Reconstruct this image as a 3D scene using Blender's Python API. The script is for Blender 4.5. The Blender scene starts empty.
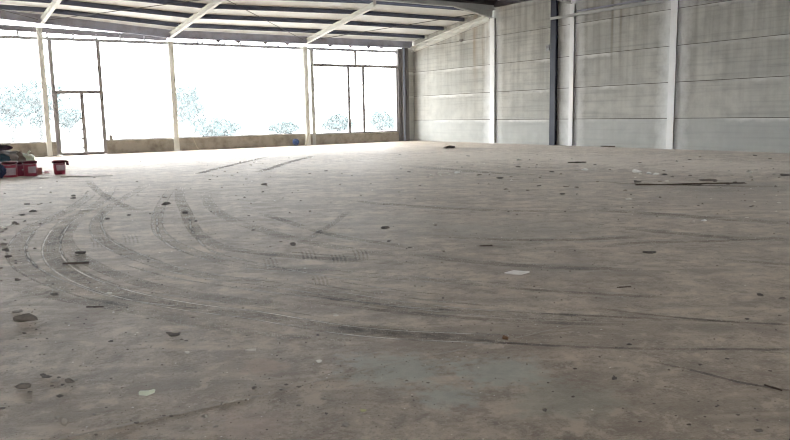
import bpy, bmesh, math, random
from mathutils import Vector, Matrix, noise

S = bpy.context.scene
COL = S.collection

# ------------------------------------------------------------------ camera
RC = ((0.8322410875302958, 0.09583186563037063, -0.5460687005828048),
      (-0.5540930391545482, 0.11026699777153152, -0.8251194417555129),
      (-0.018859379281053492, 0.9892711674421, 0.14486849581906247))
CAM_H = 1.3
FPX = 719.124
cam_d = bpy.data.cameras.new('camera')
cam = bpy.data.objects.new('camera', cam_d)
COL.objects.link(cam)
cam_d.sensor_fit = 'HORIZONTAL'
cam_d.sensor_width = 36.0
cam_d.lens = FPX / 790 * 36.0
cam_d.clip_end = 600
cam.matrix_world = Matrix.Translation((0, 0, CAM_H)) @ Matrix(RC).to_4x4()
S.camera = cam

# ------------------------------------------------------------------ light
W = bpy.data.worlds.new('overcast_sky')
S.world = W
W.use_nodes = True
bg = W.node_tree.nodes['Background']
bg.inputs[0].default_value = (0.95, 0.98, 1.0, 1)
bg.inputs[1].default_value = 5.0

S.view_settings.view_transform = 'Standard'
S.view_settings.look = 'None'
S.view_settings.gamma = 1.0
S.view_settings.use_curve_mapping = False
S.view_settings.exposure = 1.48
S.cycles.use_denoising = True
S.cycles.denoising_prefilter = 'FAST'
S.cycles.pixel_filter_type = 'BLACKMAN_HARRIS'
S.cycles.filter_width = 1.0
S.cycles.max_bounces = 10
S.cycles.diffuse_bounces = 6
S.cycles.transparent_max_bounces = 24
S.cycles.sample_clamp_indirect = 8.0

# ------------------------------------------------------------------ helpers
YF = 29.62      # window wall
XW = 20.86      # concrete wall
YB = 23.62      # first roof beam
YR = -8.0       # rear end of the hall
XL = -16.0      # left end of the hall

def ray(u, v):
    a, b = (u - 395) / FPX, (220 - v) / FPX
    return Vector([r[0] * a + r[1] * b - r[2] for r in RC])

def on_floor(u, v, z=0.0):
    d = ray(u, v)
    t = (z - CAM_H) / d.z
    return Vector((d.x * t, d.y * t, z))

def on_front(u, v, y=YF):
    d = ray(u, v); t = y / d.y
    return Vector((d.x * t, y, CAM_H + d.z * t))

def on_right(u, v, x=XW):
    d = ray(u, v); t = x / d.x
    return Vector((x, d.y * t, CAM_H + d.z * t))

def tag(o, label=None, cat=None, group=None, kind=None):
    if label: o['label'] = label
    if cat: o['category'] = cat
    if group: o['group'] = group
    if kind: o['kind'] = kind
    return o

def obj(name, bm, mats, parent=None, smooth=False):
    me = bpy.data.meshes.new(name)
    bm.normal_update()
    bm.to_mesh(me); bm.free()
    for m in (mats if isinstance(mats, (list, tuple)) else [mats]):
        me.materials.append(m)
    if smooth:
        for p in me.polygons: p.use_smooth = True
    o = bpy.data.objects.new(name, me)
    COL.objects.link(o)
    if parent is not None: o.parent = parent
    return o

def empty(name, loc=(0, 0, 0), rz=0):
    o = bpy.data.objects.new(name, None)
    COL.objects.link(o)
    o.empty_display_size = 0.2
    o.location = loc; o.rotation_euler = (0, 0, rz)
    return o

def box(bm, x0, x1, y0, y1, z0, z1, mi=0, bev=0.0):
    v = [bm.verts.new(p) for p in ((x0, y0, z0), (x1, y0, z0), (x1, y1, z0), (x0, y1, z0),
                                   (x0, y0, z1), (x1, y0, z1), (x1, y1, z1), (x0, y1, z1))]
    fs = []
    for q in ((0, 3, 2, 1), (4, 5, 6, 7), (0, 1, 5, 4), (1, 2, 6, 5), (2, 3, 7, 6), (3, 0, 4, 7)):
        f = bm.faces.new([v[i] for i in q]); f.material_index = mi; fs.append(f)
    if bev > 0:
        es = list({e for f in fs for e in f.edges})
        bmesh.ops.bevel(bm, geom=es, offset=bev, segments=1, affect='EDGES', profile=0.5)
    return v

def bar(bm, a, b, w, h, up=Vector((0, 0, 1)), mi=0):
    """a box running from a to b, w across, h along up, centred on the line"""
    a, b = Vector(a), Vector(b)
    d = (b - a).normalized()
    s = d.cross(up)
    s = s.normalized() if s.length > 1e-6 else Vector((1, 0, 0))
    u = s.cross(d).normalized()
    vs = []
    for p in (a, b):
        for i, j in ((-1, -1), (1, -1), (1, 1), (-1, 1)):
            vs.append(bm.verts.new(p + s * (w / 2 * i) + u * (h / 2 * j)))
    for q in ((0, 1, 2, 3), (7, 6, 5, 4), (0, 4, 5, 1), (1, 5, 6, 2), (2, 6, 7, 3), (3, 7, 4, 0)):
        f = bm.faces.new([vs[i] for i in q]); f.material_index = mi
    bmesh.ops.recalc_face_normals(bm, faces=list({f for v in vs for f in v.link_faces}))

def ibeam(bm, a, b, w, h, tf=0.02, tw=0.014, up=Vector((0, 0, 1))):
    """an I section from a to b, flanges w wide, h deep along up"""
    a, b = Vector(a), Vector(b)
    d = (b - a).normalized(); s = d.cross(up).normalized(); u = s.cross(d).normalized()
    off = u * (h / 2 - tf / 2)
    bar(bm, a + off, b + off, w, tf, up)
    bar(bm, a - off, b - off, w, tf, up)
    bar(bm, a, b, tw, h - 2 * tf, up)

def tube(bm, pts, r, n=8):
    pts = [Vector(p) for p in pts]
    rings = []
    prev = None
    for i, p in enumerate(pts):
        d = (pts[min(i + 1, len(pts) - 1)] - pts[max(i - 1, 0)]).normalized()
        ref = prev if prev is not None else (Vector((0, 0, 1)) if abs(d.z) < 0.9 else Vector((1, 0, 0)))
        s = (ref - d * ref.dot(d)).normalized(); prev = s
        t = d.cross(s)
        rings.append([bm.verts.new(p + (s * math.cos(k * 2 * math.pi / n) + t * math.sin(k * 2 * math.pi / n)) * r) for k in range(n)])
    for A, B in zip(rings, rings[1:]):
        for k in range(n):
            bm.faces.new((A[k], A[(k + 1) % n], B[(k + 1) % n], B[k]))
    bm.faces.new(rings[0][::-1]); bm.faces.new(rings[-1])
    bmesh.ops.recalc_face_normals(bm, faces=bm.faces)

def lathe(bm, prof, n=24):
    rings = []
    for r, z in prof:
        rings.append([bm.verts.new((r * math.cos(2 * math.pi * k / n), r * math.sin(2 * math.pi * k / n), z)) for k in range(n)])
    for A, B in zip(rings, rings[1:]):
        for k in range(n):
            bm.faces.new((A[k], A[(k + 1) % n], B[(k + 1) % n], B[k]))
    return rings

# ------------------------------------------------------------------ materials
class NT:
    def __init__(s, name):
        s.m = bpy.data.materials.new(name); s.m.use_nodes = True
        s.t = s.m.node_tree; s.n = s.t.nodes; s.l = s.t.links
        s.b = s.n['Principled BSDF']; s.out = s.n['Material Output']
        s.pos = s.n.new('ShaderNodeNewGeometry').outputs['Position']
    def link(s, a, b): s.l.new(a, b)
    def _in(s, sock, v):
        if hasattr(v, 'is_output'): s.l.new(v, sock)
        else: sock.default_value = v
    def math(s, op, a, b=0.0, c=0.0, clamp=False):
        n = s.n.new('ShaderNodeMath'); n.operation = op; n.use_clamp = clamp
        s._in(n.inputs[0], a); s._in(n.inputs[1], b); s._in(n.inputs[2], c)
        return n.outputs[0]
    def vmul(s, v, k):
        n = s.n.new('ShaderNodeVectorMath'); n.operation = 'MULTIPLY'
        s._in(n.inputs[0], v); n.inputs[1].default_value = k
        return n.outputs[0]
    def noise(s, scale, detail=4, rough=0.55, vec=None, dist=0.0):
        n = s.n.new('ShaderNodeTexNoise')
        n.inputs['Scale'].default_value = scale; n.inputs['Detail'].default_value = detail
        n.inputs['Roughness'].default_value = rough; n.inputs['Distortion'].default_value = dist
        s.l.new(vec if vec is not None else s.pos, n.inputs['Vector'])
        return n.outputs['Fac']
    def ramp(s, fac, a, b):
        n = s.n.new('ShaderNodeMapRange'); n.clamp = True
        s._in(n.inputs[0], fac); n.inputs[1].default_value = a; n.inputs[2].default_value = b
        return n.outputs[0]
    def mix(s, fac, a, b):
        n = s.n.new('ShaderNodeMix'); n.data_type = 'RGBA'
        s._in(n.inputs[0], fac)
        for i, c in ((6, a), (7, b)):
            if hasattr(c, 'is_output'): s.l.new(c, n.inputs[i])
            else: n.inputs[i].default_value = (c[0], c[1], c[2], 1)
        return n.outputs[2]
    def sep(s, v=None):
        n = s.n.new('ShaderNodeSeparateXYZ'); s.l.new(v if v is not None else s.pos, n.inputs[0])
        return n.outputs
    def bump(s, h, strength=0.3, dist=0.01):
        n = s.n.new('ShaderNodeBump'); n.inputs['Strength'].default_value = strength
        n.inputs['Distance'].default_value = dist
        s.l.new(h, n.inputs['Height']); s.l.new(n.outputs[0], s.b.inputs['Normal'])
    def base(s, c, rough=0.8, spec=0.3, metal=0.0):
        s._in(s.b.inputs['Base Color'], c if hasattr(c, 'is_output') else (c[0], c[1], c[2], 1))
        s._in(s.b.inputs['Roughness'], rough)
        s.b.inputs['Specular IOR Level'].default_value = spec
        s.b.inputs['Metallic'].default_value = metal
        return s.m

def painted(name, c, var=0.15, scale=3.0, rough=0.6, spec=0.4, c2=None, amount=0.5):
    t = NT(name)
    n = t.noise(scale, 5, 0.6)
    d = c2 or tuple(x * (1 - var * 2) for x in c)
    return t.base(t.mix(t.math('MULTIPLY', t.ramp(n, 0.45, 0.75), amount), c, d), rough, spec)

def floor_mat():
    t = NT('dusty_concrete')
    x, y, z = t.sep()
    n1 = t.noise(0.35, 5, 0.6, dist=0.6)
    n2 = t.noise(1.7, 6, 0.65)
    n3 = t.noise(14, 5, 0.7)
    n4 = t.noise(70, 3, 0.7)
    c = t.mix(t.ramp(n1, 0.35, 0.68), FLOOR_A, FLOOR_B)
    c = t.mix(t.math('MULTIPLY', t.ramp(n2, 0.42, 0.68), 0.6), c, FLOOR_C)
    c = t.mix(t.math('MULTIPLY', t.ramp(n3, 0.5, 0.68), 0.5), c, FLOOR_D)
    c = t.mix(t.math('MULTIPLY', t.ramp(n4, 0.52, 0.68), 0.6), c, FLOOR_D)
    n5 = t.noise(5.5, 6, 0.68, dist=0.5)
    c = t.mix(t.math('MULTIPLY', t.ramp(n5, 0.50, 0.64), 0.72), c, FLOOR_D)
    c = t.mix(t.math('MULTIPLY', t.math('SUBTRACT', 1.0, t.ramp(n5, 0.34, 0.44)), 0.65), c, FLOOR_P)
    n6 = t.noise(34, 4, 0.7)
    c = t.mix(t.math('MULTIPLY', t.math('SUBTRACT', 1.0, t.ramp(n6, 0.33, 0.45)), 0.75), c, FLOOR_P)
    # long swept smears running across the hall
    ca, sa = math.cos(0.55), math.sin(0.55)
    r = t.n.new('ShaderNodeVectorRotate'); r.rotation_type = 'Z_AXIS'
    r.inputs['Angle'].default_value = 0.55; t.link(t.pos, r.inputs['Vector'])
    sw = t.noise(1.0, 6, 0.62, vec=t.vmul(r.outputs[0], (0.5, 2.0, 1.0)), dist=0.5)
    c = t.mix(t.math('MULTIPLY', t.ramp(sw, 0.48, 0.62), 0.75), c, FLOOR_E)
    sw2 = t.noise(1.0, 5, 0.6, vec=t.vmul(r.outputs[0], (1.1, 4.6, 1.0)), dist=0.4)
    c = t.mix(t.math('MULTIPLY', t.ramp(sw2, 0.53, 0.66), 0.6), c, FLOOR_P)
    cr = t.noise(2.9, 10, 0.78, dist=0.15)
    c = t.mix(t.math('MULTIPLY', t.ramp(cr, 0.53, 0.575), 0.62), c, FLOOR_R)
    c = t.mix(t.math('MULTIPLY', t.math('SUBTRACT', 1.0, t.ramp(cr, 0.41, 0.455)), 0.62), c, FLOOR_P)
    fl = t.noise(1.0, 4, 0.6, vec=t.vmul(r.outputs[0], (7.0, 20.0, 1.0)), dist=0.5)
    c = t.mix(t.math('MULTIPLY', t.math('MULTIPLY', t.ramp(fl, 0.62, 0.68), t.ramp(n1, 0.4, 0.6)), 0.65), c, FLOOR_D)
    # stains that sit on the slab: damp greenish patches, oil, pinkish dust; the far pale ones paint in light
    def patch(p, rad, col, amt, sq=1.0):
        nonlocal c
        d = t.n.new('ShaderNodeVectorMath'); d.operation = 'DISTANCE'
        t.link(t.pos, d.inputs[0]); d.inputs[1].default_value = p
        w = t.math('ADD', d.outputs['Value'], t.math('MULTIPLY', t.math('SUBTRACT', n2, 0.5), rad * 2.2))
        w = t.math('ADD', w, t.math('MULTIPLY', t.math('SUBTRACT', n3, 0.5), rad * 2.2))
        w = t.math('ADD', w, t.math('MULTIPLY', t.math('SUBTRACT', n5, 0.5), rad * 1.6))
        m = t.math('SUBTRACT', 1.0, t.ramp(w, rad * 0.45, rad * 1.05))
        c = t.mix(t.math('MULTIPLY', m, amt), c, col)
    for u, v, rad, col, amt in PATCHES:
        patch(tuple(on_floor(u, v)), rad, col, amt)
    rg = t.math('ADD', 0.54, t.math('MULTIPLY', n2, 0.25))
    t.bump(t.math('ADD', t.math('MULTIPLY', n3, 1.0), t.math('MULTIPLY', n4, 0.4)), 0.7, 0.008)
    t.b.inputs['Sheen Weight'].default_value = 0.2
    t.b.inputs['Sheen Roughness'].default_value = 0.3
    t.b.inputs['Sheen Tint'].default_value = (1.0, 0.93, 0.84, 1)
    return t.base(c, rg, 0.32)

FLOOR_A = (0.433, 0.349, 0.268)
FLOOR_B = (0.348, 0.290, 0.230)
FLOOR_C = (0.398, 0.334, 0.264)
FLOOR_D = (0.181, 0.142, 0.111)
FLOOR_E = (0.245, 0.198, 0.153)
FLOOR_P = (0.533, 0.443, 0.349)
FLOOR_R = (0.230, 0.175, 0.139)
GREENISH = (0.385, 0.410, 0.360)
PATCHES = [(470, 157, 3.6, (0.62, 0.55, 0.47), 0.6), (600, 160, 3.2, (0.62, 0.55, 0.47), 0.6), (720, 166, 2.4, (0.58, 0.51, 0.44), 0.6), (370, 165, 3.0, (0.58, 0.51, 0.44), 0.4),  # pale tones that brighten the dim far floor through its colour
           (405, 372, 0.33, GREENISH, 0.62), (450, 395, 0.22, GREENISH, 0.6), (500, 372, 0.26, GREENISH, 0.6),
           (560, 400, 0.3, (0.303, 0.297, 0.237), 0.5),
           (520, 230, 1.0, (0.279, 0.262, 0.222), 0.35), (400, 225, 1.3, (0.341, 0.323, 0.284), 0.25),
           (710, 190, 0.8, (0.160, 0.134, 0.111), 0.75), (760, 186, 0.9, (0.181, 0.154, 0.126), 0.6),
           (640, 186, 0.5, (0.190, 0.161, 0.133), 0.6),
           (300, 271, 0.28, (0.151, 0.128, 0.111), 0.6), (345, 333, 0.16, (0.160, 0.134, 0.118), 0.6),
           (120, 302, 0.25, (0.160, 0.134, 0.114), 0.55), (470, 149, 0.9, (0.181, 0.146, 0.126), 0.5),
           (715, 329, 0.13, (0.167, 0.139, 0.104), 0.6), (620, 300, 0.2, (0.197, 0.167, 0.139), 0.4),
           (740, 200, 1.2, (0.288, 0.239, 0.195), 0.5), (560, 270, 0.5, (0.242, 0.204, 0.181), 0.4),
           (255, 425, 0.2, (0.394, 0.291, 0.237), 0.5), (265, 366, 0.15, (0.455, 0.320, 0.237), 0.45)]

def track_mat(name, dark, pale, amt, pale_amt, tread=True):
    """dust pressed down by a tyre: dark inside, pushed up pale along both rims"""
    t = NT(name)
    uv = t.n.new('ShaderNodeUVMap').outputs[0]
    u, v, _ = t.sep(uv)
    n = t.noise(2.2, 5, 0.65)
    nf = t.noise(16, 4, 0.7)
    e = t.math('ABSOLUTE', t.math('SUBTRACT', u, 0.5))            # 0 middle .. .5 rim
    e = t.math('ADD', e, t.math('MULTIPLY', t.math('SUBTRACT', nf, 0.5), 0.07))
    inner = t.math('SUBTRACT', 1.0, t.ramp(e, 0.30, 0.37))
    rim = t.math('MULTIPLY', t.ramp(e, 0.33, 0.38), t.math('SUBTRACT', 1.0, t.ramp(e, 0.41, 0.49)))
    if tread:
        w = t.math('FRACT', t.math('MULTIPLY', t.math('ADD', v, t.math('MULTIPLY', e, 0.25)), 9.0))
        inner = t.math('MULTIPLY', inner, t.math('ADD', 0.6, t.math('MULTIPLY', t.ramp(w, 0.35, 0.6), 0.4)))
        g = t.math('FRACT', t.math('MULTIPLY', u, 4.0))
        inner = t.math('MULTIPLY', inner, t.math('ADD', 0.7, t.math('MULTIPLY', t.ramp(g, 0.12, 0.3), 0.3)))
    a = t.math('ADD', t.math('MULTIPLY', inner, amt), t.math('MULTIPLY', rim, pale_amt))
    a = t.math('MULTIPLY', a, t.ramp(n, 0.30, 0.58))
    va = t.n.new('ShaderNodeVertexColor'); va.layer_name = 'fade'
    a = t.math('MULTIPLY', a, t.sep(va.outputs[0])[0], clamp=True)
    t.b.inputs['Sheen Weight'].default_value = 0.15
    t.b.inputs['Sheen Roughness'].default_value = 0.3
    t.b.inputs['Sheen Tint'].default_value = (1.0, 0.93, 0.84, 1)
    t.base(t.mix(t.math('GREATER_THAN', rim, inner), dark, pale), 0.9, 0.15)
    t.link(a, t.b.inputs['Alpha'])
    return t.m

def wall_mat():
    t = NT('precast_concrete')
    x, y, z = t.sep()
    n1 = t.noise(0.5, 5, 0.6)
    n2 = t.noise(2.6, 6, 0.65)
    st = t.noise(1.0, 5, 0.6, vec=t.vmul(t.pos, (1, 3.6, 0.16)))         # vertical run marks
    hb = t.noise(1.0, 4, 0.6, vec=t.vmul(t.pos, (1, 0.25, 11.0)))        # horizontal board marks
    c = t.mix(t.ramp(n1, 0.35, 0.65), (0.54, 0.525, 0.475), (0.43, 0.425, 0.39))
    c = t.mix(t.math('MULTIPLY', t.ramp(n2, 0.45, 0.7), 0.45), c, (0.33, 0.325, 0.295))
    up = t.ramp(z, 1.2, 4.6)
    k = t.math('MULTIPLY', t.ramp(st, 0.42, 0.66), t.math('ADD', 0.12, t.math('MULTIPLY', up, 0.32)))
    c = t.mix(k, c, (0.20, 0.18, 0.14))
    c = t.mix(t.math('MULTIPLY', t.ramp(hb, 0.5, 0.72), 0.36), c, (0.22, 0.22, 0.20))
    # the lowest row of panels is cleaner and bluish
    lo = t.math('SUBTRACT', 1.0, t.ramp(z, 0.98, 1.05))
    c = t.mix(t.math('MULTIPLY', lo, 0.45), c, (0.45, 0.47, 0.46))
    # lime bloom under every joint
    zz = t.math('FRACT', t.math('DIVIDE', t.math('ADD', z, 1.17 * 2 - 1.0103), 1.1692))
    zz = t.math('ADD', zz, t.math('MULTIPLY', t.math('SUBTRACT', n2, 0.5), 0.28))
    bl = t.math('MULTIPLY', t.ramp(zz, 0.88, 0.97), t.ramp(n1, 0.42, 0.62))
    c = t.mix(t.math('MULTIPLY', bl, 0.75), c, (0.74, 0.73, 0.69))
    # white paint sprayed past the columns onto the panels
    for yc in (23.74, 19.26, 14.9):
        d = t.math('ABSOLUTE', t.math('SUBTRACT', y, yc))
        d = t.math('ADD', d, t.math('MULTIPLY', t.math('SUBTRACT', n2, 0.5), 0.5))
        m = t.math('SUBTRACT', 1.0, t.ramp(d, 0.08, 0.66))
        c = t.mix(t.math('MULTIPLY', m, 0.9), c, (0.88, 0.89, 0.87))
    # two narrow rusty runs below the rail
    for yc in (17.42, 17.05):
        d = t.math('ABSOLUTE', t.math('SUBTRACT', y, yc))
        m = t.math('SUBTRACT', 1.0, t.ramp(d, 0.02, 0.10))
        m = t.math('MULTIPLY', m, t.ramp(z, 1.8, 4.3))
        c = t.mix(t.math('MULTIPLY', m, 0.55), c, (0.17, 0.145, 0.11))
    # darker hairline seams at the near end
    for yc, z0, z1 in ((10.22, 0.0, 3.3), (12.3, 4.3, 4.5)):
        d = t.math('ABSOLUTE', t.math('SUBTRACT', y, yc))
        m = t.math('MULTIPLY', t.math('SUBTRACT', 1.0, t.ramp(d, 0.01, 0.05)), t.math('SUBTRACT', 1.0, t.ramp(z, z1, z1 + 0.1)) if z0 == 0 else t.ramp(z, z0, z1))
        c = t.mix(t.math('MULTIPLY', m, 0.4), c, (0.16, 0.15, 0.13))
    # brown run marks left of the first white column
    d = t.math('ABSOLUTE', t.math('SUBTRACT', y, 24.6))
    m = t.math('MULTIPLY', t.math('SUBTRACT', 1.0, t.ramp(d, 0.3, 0.75)), t.ramp(z, 2.2, 4.2))
    c = t.mix(t.math('MULTIPLY', m, t.math('MULTIPLY', t.ramp(st, 0.4, 0.6), 0.55)), c, (0.40, 0.30, 0.20))
    t.bump(t.math('ADD', hb, n2), 0.25, 0.006)
    return t.base(c, 0.85, 0.25)

def glass_mat():
    t = NT('hazed_window_glass')
    tr = t.n.new('ShaderNodeBsdfTransparent')
    tl = t.n.new('ShaderNodeBsdfTranslucent'); tl.inputs[0].default_value = (0.95, 0.98, 0.98, 1)  # translucent share imitates flare and haze over the bright panes
    gl = t.n.new('ShaderNodeBsdfGlossy'); gl.inputs['Roughness'].default_value = 0.05
    m1 = t.n.new('ShaderNodeMixShader'); m2 = t.n.new('ShaderNodeMixShader')
    n = t.noise(1.3, 5, 0.6)
    t.link(t.math('ADD', 0.02, t.math('MULTIPLY', n, 0.04)), m1.inputs[0])
    t.link(tr.outputs[0], m1.inputs[1]); t.link(tl.outputs[0], m1.inputs[2])
    m2.inputs[0].default_value = 0.04
    t.link(m1.outputs[0], m2.inputs[1]); t.link(gl.outputs[0], m2.inputs[2])
    t.link(m2.outputs[0], t.out.inputs[0])
    return t.m

M = {}
M['floor'] = floor_mat()
M['track'] = track_mat('tyre_marked_dust', (0.245, 0.215, 0.185), (0.80, 0.73, 0.64), 0.34, 0.95)
M['faint'] = track_mat('faint_tyre_marked_dust', (0.27, 0.24, 0.205), (0.66, 0.60, 0.53), 0.5, 0.5, tread=False)
M['groove'] = track_mat('dark_scrape', (0.15, 0.122, 0.102), (0.2, 0.17, 0.145), 0.75, 0.3, tread=False)
def pale_mat():
    t = NT('pale_dust_line')
    u, v, _ = t.sep(t.n.new('ShaderNodeUVMap').outputs[0])
    nf = t.noise(12, 4, 0.7)
    e = t.math('ADD', t.math('ABSOLUTE', t.math('SUBTRACT', u, 0.5)), t.math('MULTIPLY', t.math('SUBTRACT', nf, 0.5), 0.4))
    a = t.math('MULTIPLY', t.math('SUBTRACT', 1.0, t.ramp(e, 0.15, 0.42)), t.ramp(t.noise(2.5, 4), 0.35, 0.55))
    va = t.n.new('ShaderNodeVertexColor'); va.layer_name = 'fade'
    t.base((0.80, 0.73, 0.64), 0.9, 0.15)
    t.link(t.math('MULTIPLY', t.math('MULTIPLY', a, 0.75), t.sep(va.outputs[0])[0], clamp=True), t.b.inputs['Alpha'])
    return t.m
M['palel'] = pale_mat()
M['ridge'] = painted('joint_mortar', (0.40, 0.35, 0.30), 0.2, 30, 0.95, 0.1)
M['wall'] = wall_mat()
M['joint'] = painted('open_joint', (0.12, 0.11, 0.095), 0.1, 6, 0.95, 0.1)
M['sill'] = painted('stained_sill_concrete', (0.36, 0.325, 0.275), 0.25, 2.2, 0.9, 0.2, c2=(0.14, 0.12, 0.10), amount=0.9)
M['white'] = painted('off_white_steel_paint', (0.74, 0.735, 0.68), 0.1, 2.5, 0.5, 0.4, c2=(0.58, 0.555, 0.49), amount=0.6)
M['whitecol'] = painted('white_column_paint', (0.90, 0.90, 0.88), 0.05, 2.5, 0.5, 0.4, c2=(0.78, 0.77, 0.74))
M['beamgrey'] = painted('light_grey_steel_paint', (0.50, 0.50, 0.47), 0.1, 2.5, 0.5, 0.4)
M['navy'] = painted('dark_blue_steel_paint', (0.085, 0.096, 0.140), 0.2, 4, 0.55, 0.4)
M['eave'] = painted('grey_blue_steel_paint', (0.37, 0.37, 0.43), 0.2, 3, 0.6, 0.4, c2=(0.22, 0.18, 0.165))
M['darkpost'] = painted('weathered_dark_post', (0.15, 0.14, 0.14), 0.3, 2.0, 0.7, 0.3, c2=(0.24, 0.21, 0.19))
M['navycol'] = painted('dark_blue_column_paint', (0.030, 0.036, 0.055), 0.2, 4, 0.55, 0.4)
M['postblue'] = painted('blue_grey_post_paint', (0.24, 0.26, 0.31), 0.2, 4, 0.6, 0.4)
M['frame'] = painted('grey_window_frame', (0.27, 0.255, 0.255), 0.15, 5, 0.5, 0.4)
M['rail'] = painted('galvanised_rail', (0.36, 0.36, 0.37), 0.2, 5, 0.45, 0.5)
M['sheet'] = painted('pale_roof_sheet', (0.80, 0.795, 0.76), 0.05, 0.8, 0.6, 0.3, c2=(0.68, 0.665, 0.62), amount=0.6)
M['darksheet'] = painted('dark_roof_sheet', (0.12, 0.11, 0.115), 0.1, 1.5, 0.7, 0.2)
M['glass'] = glass_mat()
M['wire'] = painted('dark_brace_rod', (0.10, 0.095, 0.09), 0.1, 5, 0.5, 0.4)
M['outside'] = painted('pale_yard_gravel', (0.36, 0.355, 0.34), 0.06, 0.5, 0.95, 0.1)
M['r_dark'] = painted('dark_rubble', (0.125, 0.108, 0.095), 0.25, 45, 0.95, 0.1, c2=(0.30, 0.26, 0.22))
M['r_mid'] = painted('brownish_rubble', (0.20, 0.17, 0.142), 0.25, 45, 0.95, 0.1, c2=(0.11, 0.095, 0.08))
M['r_grey'] = painted('grey_rubble', (0.34, 0.30, 0.26), 0.25, 30, 0.95, 0.1, c2=(0.19, 0.165, 0.14))
M['r_pale'] = painted('pale_plaster', (0.76, 0.72, 0.65), 0.1, 25, 0.95, 0.15, c2=(0.56, 0.52, 0.46))
M['r_white'] = painted('white_plaster', (0.90, 0.88, 0.83), 0.05, 25, 0.9, 0.2, c2=(0.74, 0.71, 0.65))
M['r_brown'] = painted('brown_board', (0.085, 0.066, 0.052), 0.2, 20, 0.9, 0.15, c2=(0.15, 0.12, 0.09))
M['r_orange'] = painted('orange_brick', (0.24, 0.14, 0.085), 0.2, 25, 0.95, 0.15)
M['r_yellow'] = painted('yellowish_scrap', (0.52, 0.50, 0.27), 0.1, 25, 0.8, 0.2)
M['leafpale'] = painted('pale_green_scrap', (0.80, 0.81, 0.66), 0.1, 20, 0.8, 0.2)
M['red'] = painted('red_plastic', (0.36, 0.05, 0.085), 0.1, 6, 0.4, 0.5)
M['crimson'] = painted('crimson_plastic', (0.27, 0.03, 0.075), 0.1, 6, 0.4, 0.5)
M['lining'] = painted('dark_red_plastic', (0.10, 0.012, 0.022), 0.1, 6, 0.5, 0.4)
M['labelpaper'] = painted('faded_label', (0.55, 0.44, 0.47), 0.1, 18, 0.8, 0.2, c2=(0.42, 0.28, 0.32))
M['pink'] = painted('pink_card', (0.52, 0.22, 0.20), 0.1, 8, 0.85, 0.2)
M['navybag'] = painted('navy_bag', (0.025, 0.032, 0.085), 0.2, 8, 0.5, 0.4)
M['tealcloth'] = painted('dark_teal_cloth', (0.035, 0.075, 0.10), 0.2, 8, 0.8, 0.2)
M['greybag'] = painted('grey_plastic_bag', (0.28, 0.25, 0.22), 0.2, 6, 0.35, 0.5, c2=(0.14, 0.12, 0.11), amount=0.8)
M['greenbag'] = painted('pale_green_bag', (0.56, 0.60, 0.47), 0.1, 6, 0.4, 0.5, c2=(0.36, 0.38, 0.28))
M['brownbag'] = painted('brown_sack', (0.20, 0.15, 0.12), 0.2, 8, 0.8, 0.2, c2=(0.34, 0.30, 0.25))
M['blackcloth'] = painted('dark_plum_cloth', (0.045, 0.03, 0.045), 0.2, 8, 0.8, 0.2)
M['blue'] = painted('blue_hose', (0.055, 0.10, 0.24), 0.1, 8, 0.5, 0.4)
M['wood'] = painted('pale_wood', (0.46, 0.42, 0.34), 0.15, 10, 0.8, 0.2)
M['cable'] = painted('pale_cable', (0.55, 0.50, 0.40), 0.1, 8, 0.6, 0.3)
M['leaves'] = painted('pale_teal_leaves', (0.055, 0.092, 0.094), 0.05, 3, 0.8, 0.2)
M['bark'] = painted('pale_bark', (0.11, 0.115, 0.115), 0.1, 3, 0.9, 0.2)

# ------------------------------------------------------------------ the setting
# floor slab with its tyre marks, scrapes and the crumbling saw joint
def spline(pts, step):
    P = [pts[0]] + pts + [pts[-1]]
    out = []
    for i in range(1, len(P) - 2):
        p0, p1, p2, p3 = P[i - 1], P[i], P[i + 1], P[i + 2]
        n = max(2, int((p2 - p1).length / step))
        for k in range(n):
            t = k / n
            out.append(0.5 * ((2 * p1) + (p2 - p0) * t + (2 * p0 - 5 * p1 + 4 * p2 - p3) * t * t + (3 * p1 - p0 - 3 * p2 + p3) * t ** 3))
    out.append(P[-2])
    return out

fb = bmesh.new()
uvl = fb.loops.layers.uv.new('UVMap')
cl = fb.loops.layers.float_color.new('fade')
xs = [XL + (XW + 0.4 - XL) * i / 30 for i in range(31)]
ys = [YR + (YF + 0.25 - YR) * i / 30 for i in range(31)]
gv = [[fb.verts.new((x, y, 0)) for x in xs] for y in ys]
for j in range(30):
    for i in range(30):
        fb.faces.new((gv[j][i], gv[j][i + 1], gv[j + 1][i + 1], gv[j + 1][i]))

layer = [0.0012]
def ribbon(pix, width, mi, f0=0.0, f1=0.0, strength=1.0):
    """a mark pressed into the dust along points seen on the floor"""
    pts = spline([on_floor(u, v) for u, v in pix], 0.12)
    z = layer[0]; layer[0] += 0.00012
    L = [0.0]
    for a, b in zip(pts, pts[1:]): L.append(L[-1] + (b - a).length)
    prev = None
    for i, p in enumerate(pts):
        d = (pts[min(i + 1, len(pts) - 1)] - pts[max(i - 1, 0)]); d.z = 0; d.normalize()
        s = Vector((-d.y, d.x, 0)) * (width / 2)
        k = strength
        if f0 and L[i] < f0: k *= L[i] / f0
        if f1 and L[-1] - L[i] < f1: k *= (L[-1] - L[i]) / f1
        a, b = fb.verts.new((p.x + s.x, p.y + s.y, z)), fb.verts.new((p.x - s.x, p.y - s.y, z))
        if prev:
            f = fb.faces.new((prev[1], b, a, prev[0])); f.material_index = mi
            for lp, (uu, vv, kk) in zip(f.loops, ((1, L[i - 1], prev[2]), (1, L[i], k), (0, L[i], k), (0, L[i - 1], prev[2]))):
                lp[uvl].uv = (uu, vv); lp[cl] = (kk, kk, kk, 1)
        prev = (a, b, k)

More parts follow.
